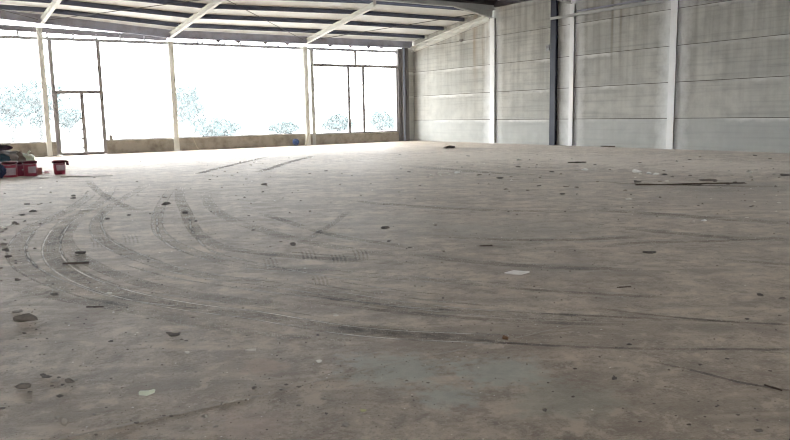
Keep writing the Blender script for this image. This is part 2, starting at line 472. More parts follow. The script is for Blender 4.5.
TRACKS = [
    ([(92, 190), (88, 197), (72, 208), (52, 218), (33, 227), (20, 240), (16, 253), (23, 266), (45, 279), (70, 288), (100, 297), (150, 306)], 0.20, 1, 3.5, 1.2, 0.75),
    ([(112, 186), (105, 198), (86, 211), (66, 222), (55, 236), (51, 250), (57, 263), (73, 275), (101, 287), (145, 299), (196, 308), (250, 314.5), (294, 322), (345, 330), (400, 335), (470, 338), (560, 341)], 0.20, 1, 4.0, 0.8, 1.0),
    ([(150, 183), (135, 192), (119, 201), (103, 213), (96, 226), (102, 239), (121, 251), (152, 263), (190, 273), (232, 279.5), (270, 284), (310, 290), (359, 298), (414, 306), (483, 313), (560, 317), (640, 319)], 0.17, 1, 3.5, 1.2, 0.85),
    ([(172, 188), (164, 200), (158, 214), (158, 229), (170, 241), (196, 253), (228, 263), (266, 268.5), (317, 271), (390, 277), (470, 283), (560, 290)], 0.16, 1, 2.5, 1.0, 0.7),
    ([(181, 184), (180, 198), (186, 212), (192, 226), (204, 239), (226, 248), (260, 253), (300, 257), (370, 261), (450, 268)], 0.18, 2, 3.5, 0.8, 0.7),
    ([(205, 190), (210, 205), (228, 218), (262, 230), (300, 240), (352, 250), (420, 258)], 0.2, 2, 3.0, 1.0, 0.45),
    ([(262, 214), (285, 221), (310, 229), (342, 237), (380, 243), (430, 250)], 0.14, 2, 0.5, 0.8, 0.8),
    ([(350, 210), (335, 222), (320, 232), (300, 244)], 0.10, 2, 0.4, 0.4, 0.6),
    ([(88, 180), (97, 190), (120, 204), (140, 212)], 0.16, 2, 1.0, 0.8, 0.7),
    ([(78, 220), (66, 236), (74, 252), (100, 268), (140, 283), (190, 294), (250, 302), (330, 308)], 0.16, 2, 0.6, 0.6, 0.6),
    ([(0, 283), (60, 297), (120, 307), (200, 322), (260, 328)], 0.18, 2, 0.5, 0.6, 0.5),
    ([(520, 313), (610, 317), (700, 321), (800, 325.5)], 0.05, 3, 0.3, 0.1, 0.5),
    ([(470, 340), (540, 345.5), (640, 349), (800, 350)], 0.05, 3, 0.3, 0.1, 0.7),
    ([(595, 308), (640, 314), (690, 319), (740, 322)], 0.05, 3, 0.2, 0.2, 0.8),
    ([(640, 360), (690, 370), (740, 383), (790, 391)], 0.035, 3, 0.2, 0.0, 0.7),
    ([(197, 174.2), (212, 170), (230, 165.6), (250, 160.8), (270, 156.3)], 0.26, 3, 0.5, 1.0, 1.0),
    ([(256, 172.6), (272, 168), (290, 162), (313, 156.2)], 0.30, 3, 0.8, 0.3, 1.0),
    ([(395, 165), (430, 168), (480, 172), (560, 177)], 0.5, 3, 1.5, 2.0, 0.5),
    ([(430, 148), (455, 148.2), (492, 148.6)], 0.5, 3, 0.6, 2.0, 0.7),
    ([(600, 182.6), (660, 184.5), (720, 186), (785, 186.5)], 0.22, 3, 0.5, 0.8, 1.0),
    ([(475, 246), (490, 246.3), (520, 248.5)], 0.16, 3, 0.1, 0.4, 0.9),
    ([(560, 208), (640, 213), (720, 219), (800, 224)], 0.35, 3, 1.0, 0.6, 0.45),
    ([(590, 225), (650, 231), (730, 238), (800, 240)], 0.25, 3, 0.8, 0.4, 0.5),
    ([(600, 247), (640, 243), (700, 242), (790, 238)], 0.16, 3, 0.5, 0.3, 0.5),
    ([(400, 253), (470, 262), (560, 268), (650, 270)], 0.2, 3, 0.5, 0.5, 0.55),
    ([(700, 258), (750, 262), (800, 266)], 0.12, 3, 0.3, 0.1, 0.45),
    ([(121, 264), (167, 277), (228, 287), (283, 294.5), (354, 302), (400, 307), (470, 312)], 0.045, 5, 0.4, 0.4, 0.8),
    ([(157, 213.5), (158, 231), (167, 244), (187, 254), (202, 257.6)], 0.045, 5, 0.2, 0.3, 0.9),
    ([(190, 218.6), (192, 231), (207.6, 249), (238, 259), (283.5, 269), (329, 277), (390, 284)], 0.05, 5, 0.4, 0.4, 0.8),
    ([(339, 282), (364.5, 286), (400, 291), (450, 296)], 0.05, 5, 0.2, 0.3, 0.8),
    ([(36, 232), (27, 246), (32, 262), (52, 276), (80, 287), (110, 297), (160, 305), (240, 313)], 0.04, 5, 0.4, 0.4, 0.8),
    ([(103, 212), (101, 224), (108, 236), (130, 250), (165, 263)], 0.04, 5, 0.2, 0.3, 0.8),
    ([(285, 252), (320, 255), (370, 259)], 0.08, 5, 0.2, 0.4, 0.8),
    ([(60, 240), (64, 256), (84, 272), (120, 286), (170, 296), (260, 308), (340, 321)], 0.035, 5, 0.4, 0.4, 0.7),
    ([(150, 320), (230, 331), (300, 338), (380, 343)], 0.10, 5, 0.4, 0.4, 0.35),
    ([(300, 282), (360, 292), (430, 301), (520, 309)], 0.06, 5, 0.3, 0.4, 0.6),
    ([(260, 288), (320, 297), (400, 309), (470, 318)], 0.12, 3, 0.5, 0.6, 0.55),
    ([(320, 322), (355, 328), (400, 333), (450, 337)], 0.2, 3, 0.4, 0.6, 0.6),
    ([(280, 299), (340, 306), (430, 316), (540, 323), (660, 327)], 0.09, 3, 0.5, 0.6, 0.5),
    ([(450, 283), (540, 291), (640, 297), (720, 299)], 0.1, 3, 0.5, 0.6, 0.45),
    ([(430, 236), (500, 240), (580, 240), (660, 236)], 0.2, 3, 0.5, 0.6, 0.45),
    ([(340, 200), (420, 207), (500, 211), (590, 212)], 0.25, 3, 0.5, 0.6, 0.4),
]
for t in TRACKS: ribbon(*t)
# short tread prints left by a machine
for (u, v) in ((300, 250), (312, 276), (262, 258), (122, 234), (330, 254), (352, 250), (90, 238)):
    for k in range(4):
        ribbon([(u + k * 4, v), (u + k * 4 + 3, v + 5), (u + k * 4 + 4, v + 11)], 0.022, 3, 0.05, 0.05, 0.3)
# crumbling mortar standing up along the saw joint
random.seed(5)
def joint(u0, v0, u1, v1, hgt, wid):
    a, b = on_floor(u0, v0), on_floor(u1, v1)
    n = max(4, int((b - a).length / 0.025))
    d = (b - a).normalized(); s = Vector((-d.y, d.x, 0))
    prev = None
    for i in range(n + 1):
        p = a.lerp(b, i / n)
        k = 1.2 * (0.25 + 0.9 * abs(noise.noise(p * 9.0))) * (0.4 + random.random())
        w = wid * (0.5 + random.random() * 0.9); sh = (random.random() - .5) * wid * .7
        r = [fb.verts.new(p + s * (sh + w * q) + Vector((0, 0, z))) for q, z in ((-.6, 0.0006), (0, 0.001 + hgt * k), (.6, 0.0006))]
        if prev:
            for m in range(2):
                f = fb.faces.new((prev[m], prev[m + 1], r[m + 1], r[m])); f.material_index = 4
        prev = r
for q in ((60, 439, 262, 395.5, .009, .014), (262, 395.5, 312, 383, .003, .008), (312, 382.5, 366, 370, .007, .014), (366, 370, 421, 358, .002, .007),
          (421, 357.5, 501, 341.5, .006, .012), (501, 341.5, 567, 326, .005, .010), (567, 326, 629, 314, .002, .006), (629, 314, 740, 291, .004, .008)):
    joint(*q)
fb.normal_update()
for f in fb.faces:
    if f.normal.z < 0: f.normal_flip()
tag(obj('floor', fb, [M['floor'], M['track'], M['faint'], M['groove'], M['ridge'], M['palel']]), kind='structure')

# concrete panel wall
wb = bmesh.new()
JZ = [0.0, 1.0104, 2.1796, 3.3488, 4.518, 5.6872, 6.4]
JY = [YR, -3.0, 1.4, 5.8, 9.33, 14.9, 19.26, 23.74, YF + 0.3]
g = 0.011
for z0, z1 in zip(JZ, JZ[1:]):
    for y0, y1 in zip(JY, JY[1:]):
        if z0 > 4.6 and y1 > 24: z1 = min(z1, 5.69)
        box(wb, XW, XW + 0.2, y0 + 0.006, y1 - 0.006, z0 + (g if z0 > 0 else -0.0), z1 - g)
box(wb, 20.46, XW, YF + 0.0, YF + 0.3, 0, 4.5)
box(wb, XW + 0.05, XW + 0.19, YR, YF + 0.3, 0, 6.38, 1)
tag(obj('wall_right', wb, [M['wall'], M['joint']]), kind='structure')

# low sill walls under the glazing
DX0, DX1 = 4.46, 6.22
ZS = 0.52
sb = bmesh.new()
box(sb, XL, DX0 - 0.02, YF - 0.02, YF + 0.22, 0, ZS, bev=0.015)
box(sb, DX1 + 0.02, 15.18, YF - 0.02, YF + 0.22, 0, ZS, bev=0.015)
box(sb, 15.22, 19.95, YF + 0.02, YF + 0.22, 0, ZS - 0.06, bev=0.015)
box(sb, 8.35, 8.8, YF - 0.05, YF - 0.02, 0, ZS - 0.02, bev=0.01)
tag(obj('wall_front', sb, M['sill']), kind='structure')

rb = bmesh.new()
box(rb, XL, XW, YR - 0.2, YR, 0, 4.7)  # out of view; kept low so sky light fills the hall over it
tag(obj('wall_rear_unseen', rb, M['wall']), kind='structure')
lb = bmesh.new()
box(lb, XL - 0.2, XL, YR, YF, 0, 5.9)  # out of view; added to cut light on the near left floor
tag(obj('wall_left_unseen', lb, M['wall']), kind='structure')

# roof sheets: the end bay slopes from the eaves up to the first beam
def eave_z(x):                       # underside of the rafters at the window wall
    return 4.48 if x >= 8.94 else min(4.48 + (8.94 - x) * 0.068, 5.1)
def top_z(x):                        # underside of the rafters at the first beam
    P = ((XL, 5.30), (4.26, 5.22), (8.94, 5.12), (14.96, 5.34), (21.5, 5.38))
    for (xa, za), (xb, zb) in zip(P, P[1:]):
        if x <= xb: return za + (zb - za) * (x - xa) / (xb - xa)
    return 5.38
def rafter_z(x, y):
    t = (YF - y) / (YF - YB)
    return eave_z(x) * (1 - t) + top_z(x) * t
RAF, PUR = 0.20, 0.16
cb = bmesh.new()
CX = [XL, -4, 0, 2.9, 4.26, 6.5, 8.94, 12, 14.96, 18, XW + 0.1]
for x0, x1 in zip(CX, CX[1:]):
    for k in range(6):
        y0, y1 = YF + 0.2 - (YF + .2 - YB - .12) * k / 6, YF + 0.2 - (YF + .2 - YB - .12) * (k + 1) / 6
        q = [(x0, y0), (x1, y0), (x1, y1), (x0, y1)]
        lo = [cb.verts.new((x, y, rafter_z(x, y) + RAF + PUR + 0.004)) for x, y in q]
        hi = [cb.verts.new((x, y, rafter_z(x, y) + RAF + PUR + 0.054)) for x, y in q]
        cb.faces.new(lo); cb.faces.new(hi[::-1])
        for i in range(4):
            cb.faces.new((lo[i], lo[(i + 1) % 4], hi[(i + 1) % 4], hi[i]))
bmesh.ops.recalc_face_normals(cb, faces=cb.faces)
tag(obj('ceiling', cb, M['sheet']), kind='structure')
hb = bmesh.new()
box(hb, XL, XW - 0.02, YR, YB - 0.12, 5.98, 6.04)
tag(obj('ceiling_hall', hb, M['darksheet']), kind='structure')
fb2 = bmesh.new()
box(fb2, XL, XW - 0.01, YB - 0.20, YB - 0.12, 5.74, 5.98)
tag(obj('trim_2', fb2, M['darksheet']), kind='structure')
# dark edge member where the hall roof meets the panels
eb = bmesh.new()
bar(eb, (XW - 0.09, YB - 0.12, 5.78), (XW - 0.09, YR + 0.02, 6.06), 0.14, 0.20)
tag(obj('trim_1', eb, M['darksheet']), kind='structure')

# yard outside the glazing
yb = bmesh.new()
v = [yb.verts.new(p) for p in ((-160, -120, -0.12), (200, -120, -0.12), (200, 260, -0.12), (-160, 260, -0.12))]
yb.faces.new(v)
tag(obj('ground', yb, M['outside']), kind='structure')

# ------------------------------------------------------------------ glazing
ZR = 4.32        # head rail
def pane(name, x0, x1, z0, z1, parent, y=YF + 0.10):
    b = bmesh.new(); box(b, x0, x1, y - 0.004, y + 0.004, z0, z1)
    return obj(name, b, M['glass'], parent)
def member(name, x0, x1, z0, z1, parent, d=0.07, mat='frame', y=YF + 0.10):
    b = bmesh.new(); box(b, x0, x1, y - d / 2, y + d / 2, z0, z1)
    return obj(name, b, M[mat], parent)

def window(n, x0, x1, panes, bars, z1=ZR):
    o = empty('window_%d' % n, ((x0 + x1) / 2, YF + 0.10, ZS)); o['kind'] = 'structure'
    for nm, a, b, c, d in bars:
        q = member(nm, a, b, c, d, o); q.matrix_parent_inverse = Matrix.Translation(-o.location)
    for a, b, c, d in panes:
        q = pane('pane', a, b, c, d, o); q.matrix_parent_inverse = Matrix.Translation(-o.location)
    return o
FR = 0.05
window(1, -15.9, 4.44, [(-15.9, 4.44, ZS + 0.03, ZR - 0.05)], [('bottom_bar', -15.9, 4.44, ZS, ZS + 0.03)])
window(2, 6.24, 8.86, [(6.24, 8.86, ZS + 0.03, ZR - 0.05)], [('bottom_bar', 6.24, 8.86, ZS, ZS + 0.03)])
window(3, 9.02, 14.85, [(9.02, 14.85, ZS + 0.03, ZR - 0.05)], [('bottom_bar', 9.02, 14.85, ZS, ZS + 0.03)])
window(4, 15.36, 19.96,
       [(15.36, 17.545, 3.66, ZR - 0.05), (17.655, 19.88, 3.66, ZR - 0.05), (15.36, 17.145, 0.52, 3.54), (17.255, 17.945, 0.52, 3.54), (18.055, 19.88, 0.52, 3.54)],
       [('transom', 15.36, 19.96, 3.54, 3.66), ('mullion', 17.545, 17.655, 3.66, ZR - .05), ('mullion', 17.145, 17.255, 0.52, 3.54),
        ('mullion', 17.945, 18.055, 0.52, 3.54), ('bottom_bar', 15.36, 19.96, 0.46, 0.52), ('jamb', 19.88, 19.97, 0.52, 3.54)])
# clerestory strip between rail and eaves
window(5, 4.3, 19.96, [(9.0, 14.85, ZR + 0.05, 4.50), (15.1, 19.9, ZR + 0.05, 4.50)], [])

# glazed door with a fixed light above it
d = empty('door_1', (5.35, YF + 0.10, 0)); d['kind'] = 'structure'
def dpart(fn, *a, **k):
    q = fn(*a, **k); q.matrix_parent_inverse = Matrix.Translation(-d.location); return q
dpart(member, 'jamb', DX0 - 0.02, DX0 + 0.11, 0.02, ZR - 0.05, d)
dpart(member, 'jamb', DX1 - 0.09, DX1 + 0.03, 0.02, ZR - 0.05, d)
dpart(member, 'transom', DX0 + 0.11, DX1 - 0.09, 2.31, 2.44, d)
dpart(member, 'threshold', DX0 + 0.11, DX1 - 0.09, 0.0, 0.10, d)
dpart(member, 'mullion', 5.41, 5.53, 0.10, 2.31, d)
dpart(pane, 'pane', 5.53, DX1 - 0.09, 0.10, 2.31, d)
dpart(pane, 'pane', DX0 + 0.11, DX1 - 0.09, 2.44, ZR - 0.05, d)
lf = dpart(member, 'door_stile', DX0 + 0.11, DX0 + 0.15, 0.10, 2.31, d, d=0.05)
dpart(pane, 'pane', DX0 + 0.15, 5.41, 0.10, 2.31, d)
for z in (0.28, 0.62, 0.98, 1.38):
    h = dpart(member, 'hinge', 5.34, 5.43, z - 0.025, z + 0.025, d, d=0.1, mat='darkpost')

# ------------------------------------------------------------------ columns
def column(x0, x1, z1, label, group):
    b = bmesh.new()
    yc = YF - 0.12
    xc = (x0 + x1) / 2; w = x1 - x0
    box(b, x0, x1, yc - 0.08, yc - 0.068, 0.012, z1)
    box(b, x0, x1, yc + 0.068, yc + 0.08, 0.012, z1)
    box(b, xc - 0.006, xc + 0.006, yc - 0.068, yc + 0.068, 0.012, z1)
    o = empty('steel_column', (xc, yc, 0))
    tag(o, label, 'column', group)
    c = obj('shaft', b, M['white'], o); c.matrix_parent_inverse = Matrix.Translation(-o.location)
    b = bmesh.new(); box(b, xc - 0.16, xc + 0.16, yc - 0.14, yc + 0.095, 0, 0.012)
    c = obj('base_plate', b, M['white'], o); c.matrix_parent_inverse = Matrix.Translation(-o.location)
    b = bmesh.new(); box(b, x0 - 0.02, x1 + 0.02, yc - 0.1, yc + 0.09, z1, z1 + 0.012)
    c = obj('cap_plate', b, M['white'], o); c.matrix_parent_inverse = Matrix.Translation(-o.location)
    return o
GW = 'white columns of the window wall'
column(4.09, 4.25, 4.66, 'white steel column beside the glazed door, left of it', GW)
column(8.82, 9.00, 4.36, 'white steel column between the two widest windows, second from the left', GW)
column(14.79, 14.97, 4.38, 'white steel column left of the divided window, blue coil at its foot', GW)
# slimmer post just right of the third column
b = bmesh.new(); box(b, 15.17, 15.33, YF - 0.05, YF + 0.14, 0, 4.265, bev=0.01)
tag(obj('window_post', b, M['beamgrey']), 'slim pale post closing the left side of the divided window', 'post')

# dark corner post
cp = empty('corner_post', (20.3, YF, 0)); tag(cp, 'dark weathered steel post in the corner beside the concrete wall', 'post')
def corner(name, mat, *bx):
    b = bmesh.new(); box(b, *bx)
    c = obj(name, b, M[mat], cp); c.matrix_parent_inverse = Matrix.Translation(-cp.location); return c
corner('backing_strip', 'darkpost', 19.95, 20.14, YF - 0.02, YF + 0.2, 0, 4.49)
corner('flange', 'postblue', 20.15, 20.25, YF - 0.16, YF - 0.14, 0, 4.49)
corner('web', 'darkpost', 20.14, 20.44, YF - 0.13, YF + 0.02, 0, 4.49)
corner('outer_flange', 'darkpost', 20.31, 20.45, YF - 0.18, YF - 0.14, 0, 4.49)

# columns standing against the concrete panels
def wall_column(yc, z1, label, w=0.30, dp=0.12, mat='whitecol', parts=True):
    o = empty('wall_column', (XW, yc, 0)); tag(o, label, 'column', 'columns along the concrete wall')
    def put(nm, m, *bx):
        b = bmesh.new(); box(b, *bx)
        c = obj(nm, b, M[m], o); c.matrix_parent_inverse = Matrix.Translation(-o.location)
    put('front_flange', mat, XW - dp, XW - dp + 0.014, yc - w / 2, yc + w / 2, 0.01, z1)
    put('web', mat if mat != 'whitecol' else 'frame', XW - dp + 0.014, XW - 0.004, yc - w / 2 + 0.03, yc + w / 2 - 0.03, 0.01, z1)  # white columns get a dark web, painting in the shade of the recess
    put('base_plate', mat, XW - dp - 0.05, XW - 0.004, yc - w / 2 - 0.04, yc + w / 2 + 0.04, 0, 0.01)
    return o
wall_column(23.64, 5.24, 'white column on the concrete wall nearest the window corner', w=0.27)
wall_column(19.19, 5.24, 'white column on the concrete wall just right of the dark column', w=0.20)
wall_column(14.85, 5.98, 'white column on the concrete wall nearest the camera', w=0.24)
wall_column(20.10, 5.98, 'dark blue column standing on the concrete wall beside a white one', w=0.28, dp=0.16, mat='navycol')

# ------------------------------------------------------------------ roof steel
beam = empty('roof_beam', (XW, YB, 5.7)); tag(beam, 'light grey roof beam that widens at the first wall column', 'beam')
def bput(nm, b, m='beamgrey'):
    c = obj(nm, b, M[m], beam); c.matrix_parent_inverse = Matrix.Translation(-beam.location); return c
b = bmesh.new(); ibeam(b, (XL, YB, 5.735), (XW - 0.01, YB, 5.735), 0.16, 0.33); bput('girder', b)
def haunch(yc, xa, zlow):
    b = bmesh.new()
    for (t0, t1) in ((-0.009, 0.009),):
        q = [(XW - 0.13, 5.57), (xa, 5.57), (XW - 0.13, zlow)]
        A = [b.verts.new((x, yc + t0, z)) for x, z in q]; B = [b.verts.new((x, yc + t1, z)) for x, z in q]
        b.faces.new(A); b.faces.new(B[::-1])
        for i in range(3): b.faces.new((A[i], A[(i + 1) % 3], B[(i + 1) % 3], B[i]))
        bmesh.ops.recalc_face_normals(b, faces=b.faces)
    bar(b, (xa, yc, 5.565), (XW - 0.13, yc, zlow), 0.16, 0.02)
    return b
bput('haunch', haunch(YB, 18.75, 5.24))
beam2 = empty('roof_beam', (XW, 19.26, 5.7)); tag(beam2, 'grey roof beam end at the top of the middle white wall column', 'beam')
b = bmesh.new(); ibeam(b, (XL, 19.26, 5.735), (XW - 0.01, 19.26, 5.735), 0.16, 0.33)
for nm, bb in (('girder', b), ('haunch', haunch(19.26, 18.75, 5.24))):
    c = obj(nm, bb, M['beamgrey'], beam2); c.matrix_parent_inverse = Matrix.Translation(-beam2.location)

# sloping rafters from the window columns to the beam
def rafter(x, label):
    a = Vector((x, YF - 0.18, rafter_z(x, YF - 0.18) + RAF / 2)); e = Vector((x, YB + 0.10, rafter_z(x, YB + 0.10) + RAF / 2))
    o = empty('rafter', a); tag(o, label, 'rafter', 'white rafters of the end bay')
    b = bmesh.new(); ibeam(b, a, e, 0.13, RAF, 0.014, 0.010)
    c = obj('section', b, M['white'], o); c.matrix_parent_inverse = Matrix.Translation(-o.location)
    for y in PY[1:5]:
        p = Vector((x + 0.06, y + 0.06, rafter_z(x, y) + RAF + 0.05))
        b = bmesh.new(); box(b, p.x - 0.012, p.x + 0.012, p.y - 0.0, p.y + 0.09, p.z - 0.05, p.z + 0.07)
        c = obj('cleat', b, M['white'], o); c.matrix_parent_inverse = Matrix.Translation(-o.location)
    b = bmesh.new(); box(b, x - 0.07, x + 0.07, YB + 0.09, YB + 0.105, 5.40, 5.72)
    c = obj('end_plate', b, M['white'], o); c.matrix_parent_inverse = Matrix.Translation(-o.location)
PY = [29.50, 28.40, 26.90, 25.40, 23.95]
rafter(4.28, 'white rafter rising from the column beside the glazed door')
rafter(8.92, 'white rafter rising from the second window column')
rafter(14.96, 'white rafter rising from the column left of the divided window')

# gable rafter along the concrete wall
gb = empty('gable_rafter', (XW, YF, 4.5)); tag(gb, 'white sloping gable rafter fixed along the top of the concrete wall', 'rafter')
for nm, dz, h, w in (('top_flange', 0.11, 0.07, 0.22), ('web', 0.0, 0.15, 0.06), ('bottom_flange', -0.09, 0.03, 0.16)):
    b = bmesh.new()
    bar(b, (XW - w / 2, YF - 0.05, rafter_z(XW, YF) - 0.06 + dz), (XW - w / 2, YB + 0.28, rafter_z(XW, YB + .28) - 0.06 + dz), w, h)
    c = obj(nm, b, M['white'], gb); c.matrix_parent_inverse = Matrix.Translation(-gb.location)

# purlins
def purlin(i, y, label, mat='navy', h=PUR):
    o = empty('purlin', (XW, y, rafter_z(XW, y) + RAF)); tag(o, label, 'purlin', 'dark purlins under the pale roof sheets')
    segs = [(XL, 4.26), (4.26, 8.94), (8.94, 14.96), (14.96, 20.70)]
    b = bmesh.new()
    for x0, x1 in segs:
        z0, z1 = rafter_z(x0, y) + RAF + h / 2, rafter_z(x1, y) + RAF + h / 2
        bar(b, (x0, y, z0), (x1, y, z1), 0.012, h)
        for s in (-1, 1):
            bar(b, (x0, y + 0.035, z0 + s * (h / 2 - 0.006)), (x1, y + 0.035, z1 + s * (h / 2 - 0.006)), 0.07, 0.012)
    c = obj('channel', b, M[mat], o); c.matrix_parent_inverse = Matrix.Translation(-o.location)
    b = bmesh.new(); box(b, 20.68, 20.76, y - 0.05, y + 0.06, rafter_z(XW, y) + RAF - 0.02, rafter_z(XW, y) + RAF + h + 0.003)
    c = obj('end_cleat', b, M['white'], o); c.matrix_parent_inverse = Matrix.Translation(-o.location)
for i, (y, w) in enumerate(zip(PY[1:], ('next to the eaves beam above the windows', 'second from the eaves beam above the windows',
                                        'third from the eaves beam above the windows', 'running close beside the grey roof beam'))):
    purlin(i, y, 'dark blue purlin ' + w)

# eaves beam above the glazing, with its hanging clips
eo = empty('eaves_beam', (12, YF - 0.1, 4.5)); tag(eo, 'grey blue eaves beam along the top of the window wall', 'beam')
def eput(nm, b, m='eave'):
    c = obj(nm, b, M[m], eo); c.matrix_parent_inverse = Matrix.Translation(-eo.location); return c
b = bmesh.new()
for x0, z0, x1, z1, h in ((XL, 6.1, 2.9, 4.92, 0.32), (2.9, 4.92, 8.94, 4.50, 0.33), (8.94, 4.50, XW - 0.1, 4.50, 0.335)):
    bar(b, (x0, YF - 0.04, z0 + h / 2), (x1, YF - 0.04, z1 + h / 2), 0.05, h)
    bar(b, (x0, YF - 0.10, z0 + 0.01), (x1, YF - 0.10, z1 + 0.01), 0.14, 0.016)
eput('channel', b)
for u in (218, 238, 265, 287, 330, 350, 368, 381):
    x = on_front(u, 44).x
    b = bmesh.new(); box(b, x - 0.09, x + 0.09, YF - 0.06, YF + 0.0, 4.455, 4.50); box(b, x - 0.04, x + 0.04, YF - 0.05, YF - 0.01, 4.42, 4.455)
    eput('clip', b, 'darkpost')

# head rail of the glazing with its little uprights
ro = empty('head_rail', (8, YF + 0.1, ZR)); tag(ro, 'thin grey head rail running above all the windows', 'rail')
b = bmesh.new(); box(b, XL, 19.94, YF + 0.06, YF + 0.14, ZR - 0.05, ZR + 0.05)
c = obj('bar', b, M['rail'], ro); c.matrix_parent_inverse = Matrix.Translation(-ro.location)
for u in (19, 48, 74, 97, 121, 145, 198, 203, 225, 241, 279, 296, 374):
    x = on_front(u, 42).x
    zt = 4.56 if x < 8.9 else 4.50
    b = bmesh.new(); box(b, x - 0.03, x + 0.03, YF + 0.085, YF + 0.115, ZR + 0.05, zt)
    c = obj('upright', b, M['rail'], ro); c.matrix_parent_inverse = Matrix.Translation(-ro.location)

# gutter seen outside above the left windows
b = bmesh.new(); bar(b, (XL, YF + 0.32, 5.15), (2.9, YF + 0.32, 4.68), 0.12, 0.18); bar(b, (2.9, YF + 0.32, 4.68), (8.9, YF + 0.32, 4.52), 0.12, 0.18)
tag(obj('gutter', b, M['darkpost']), 'brownish grey gutter outside, above the door and left windows', 'gutter')

# crossing brace rods under the roof
def rod(a, e, label):
    b = bmesh.new(); tube(b, [a, e], 0.014, 6)
    tag(obj('brace_rod', b, M['wire'], smooth=True), label, 'brace', 'thin brace rods under the end bay roof')
def rp(x, y, dz=0.06): return (x, y, rafter_z(x, y) + RAF - dz)
rod(rp(14.86, YF - 0.15), rp(9.05, YB + 0.15), 'thin dark brace rod falling to the top of the third window column')
rod(rp(4.4, YF - 0.15), rp(8.8, YB + 0.15), 'thin dark brace rod rising from the column beside the glazed door')
rod(rp(15.1, YF - 0.15), rp(20.5, YB + 0.2), 'thin dark brace rod rising over the divided window towards the concrete wall')
rod(rp(4.15, YF - 0.15), rp(-1.5, YB + 0.15), 'thin dark brace rod rising left from the first window column')

# rail fixed along the concrete wall
ra = empty('wall_rail', (XW - 0.2, 20, 4.8)); tag(ra, 'grey steel rail running high along the concrete wall from the dark column', 'rail')
b = bmesh.new(); box(b, XW - 0.24, XW - 0.165, 14.98, 20.2, 4.76, 4.86, bev=0.008)
c = obj('box_section', b, M['beamgrey'], ra); c.matrix_parent_inverse = Matrix.Translation(-ra.location)
b = bmesh.new(); tube(b, [(XW - 0.2, 14.98, 4.925), (XW - 0.2, 18.9, 4.925)], 0.03, 8)
c = obj('conduit', b, M['eave'], ra, True); c.matrix_parent_inverse = Matrix.Translation(-ra.location)
for y in (19.26, 17.4, 15.2):
    b = bmesh.new(); box(b, XW - 0.165, XW - 0.002, y - 0.03, y + 0.03, 4.79, 4.83)
    c = obj('bracket', b, M['rail'], ra); c.matrix_parent_inverse = Matrix.Translation(-ra.location)

# small fittings on the panels
p = on_right(549, 48)
jb = empty('junction_box', (XW, p.y, p.z)); tag(jb, 'small grey junction box on the concrete wall beside the dark column', 'box')
b = bmesh.new(); box(b, -0.08, 0, -0.09, 0.09, -0.11, 0.11, bev=0.01); obj('housing', b, M['rail'], jb)
b = bmesh.new(); box(b, -0.09, -0.08, -0.07, 0.07, -0.02, 0.09); obj('cover', b, M['frame'], jb)
p = on_right(462, 40)
b = bmesh.new(); box(b, XW - 0.1, XW, p.y - 0.09, p.y + 0.09, p.z - 0.02, p.z + 0.02); box(b, XW - 0.07, XW - 0.01, p.y - 0.05, p.y + 0.03, p.z - 0.08, p.z - 0.02)
tag(obj('wall_bracket', b, M['darkpost']), 'small rusty bracket high on the concrete wall under the gable rafter', 'bracket')

# ------------------------------------------------------------------ trees in the yard
def tree(u, vt, vb, dist, wid, label, group=None, trunk=True, seed=1):
    rnd = random.Random(seed)
    a = on_front(u, vt, dist); lo = on_front(u, vb, dist)
    o = empty('yard_tree' if trunk else 'yard_bush', (a.x, dist, -0.12)); tag(o, label, 'tree' if trunk else 'bush', group)
    b = bmesh.new()
    zt = a.z + 0.12; zb = max(lo.z + 0.12, 0.1)
    if not trunk: zb = 0.0
    for k in range(560):
        q = Vector((rnd.gauss(0, 1), rnd.gauss(0, 1), rnd.gauss(0, 1)));  q.normalize(); q *= rnd.random() ** 0.45
        z = zb + (zt - zb) * (0.5 + 0.5 * q.z)
        lump = 1 + 0.35 * math.sin(z * 1.7 + seed)
        c = Vector((q.x * wid * lump, q.y * wid * lump, z))
        s = rnd.uniform(0.12, 0.3) * (0.6 + wid * 0.3)
        n = Vector((rnd.gauss(0, 1), rnd.gauss(0, 1), rnd.gauss(0, 1))).normalized()
        t = n.orthogonal().normalized(); w2 = n.cross(t)
        b.faces.new([b.verts.new(c + t * s * i + w2 * s * 0.6 * j) for i, j in ((-1, 0), (0, -1), (1, 0), (0, 1))])
    obj('foliage', b, M['leaves'], o)
    b = bmesh.new()
    tube(b, [(0, 0, 0), (0.05, 0, zt * 0.35), (0, 0.05, zt * 0.75)], 0.09 * max(wid, .6), 7)
    if trunk:
        tube(b, [(0.03, 0, zt * 0.4), (wid * 0.5, 0.1, zt * 0.62)], 0.05 * max(wid, .6), 6)
        tube(b, [(0.03, 0, zt * 0.45), (-wid * 0.5, -0.1, zt * 0.68)], 0.05 * max(wid, .6), 6)
    obj('trunk', b, M['bark'], o, True)
tree(8, 84, 128, 58, 1.6, 'pale tree outside at the far left window edge', seed=1)
tree(36, 78, 128, 62, 1.9, 'pale tree outside just left of the first white column', seed=2)
tree(67, 108, 128, 60, 1.1, 'pale tree seen through the glazed door', seed=3)
tree(181, 86, 124, 60, 0.75, 'slim pale tree outside close right of the second white column', seed=4)
tree(192, 84, 128, 64, 1.0, 'taller pale tree outside, second one right of the second column', seed=5)
tree(217, 118, 133, 50, 1.3, 'low rounded bush outside the widest window', trunk=False, seed=6)
tree(284, 122, 132, 56, 1.0, 'low pale bush outside left of the third column', trunk=False, seed=7)
tree(338, 114, 130, 58, 1.3, 'low pale bush outside the left part of the divided window', trunk=False, seed=8)
tree(382, 111, 128, 58, 1.6, 'low pale bush outside the right part of the divided window', trunk=False, seed=9)

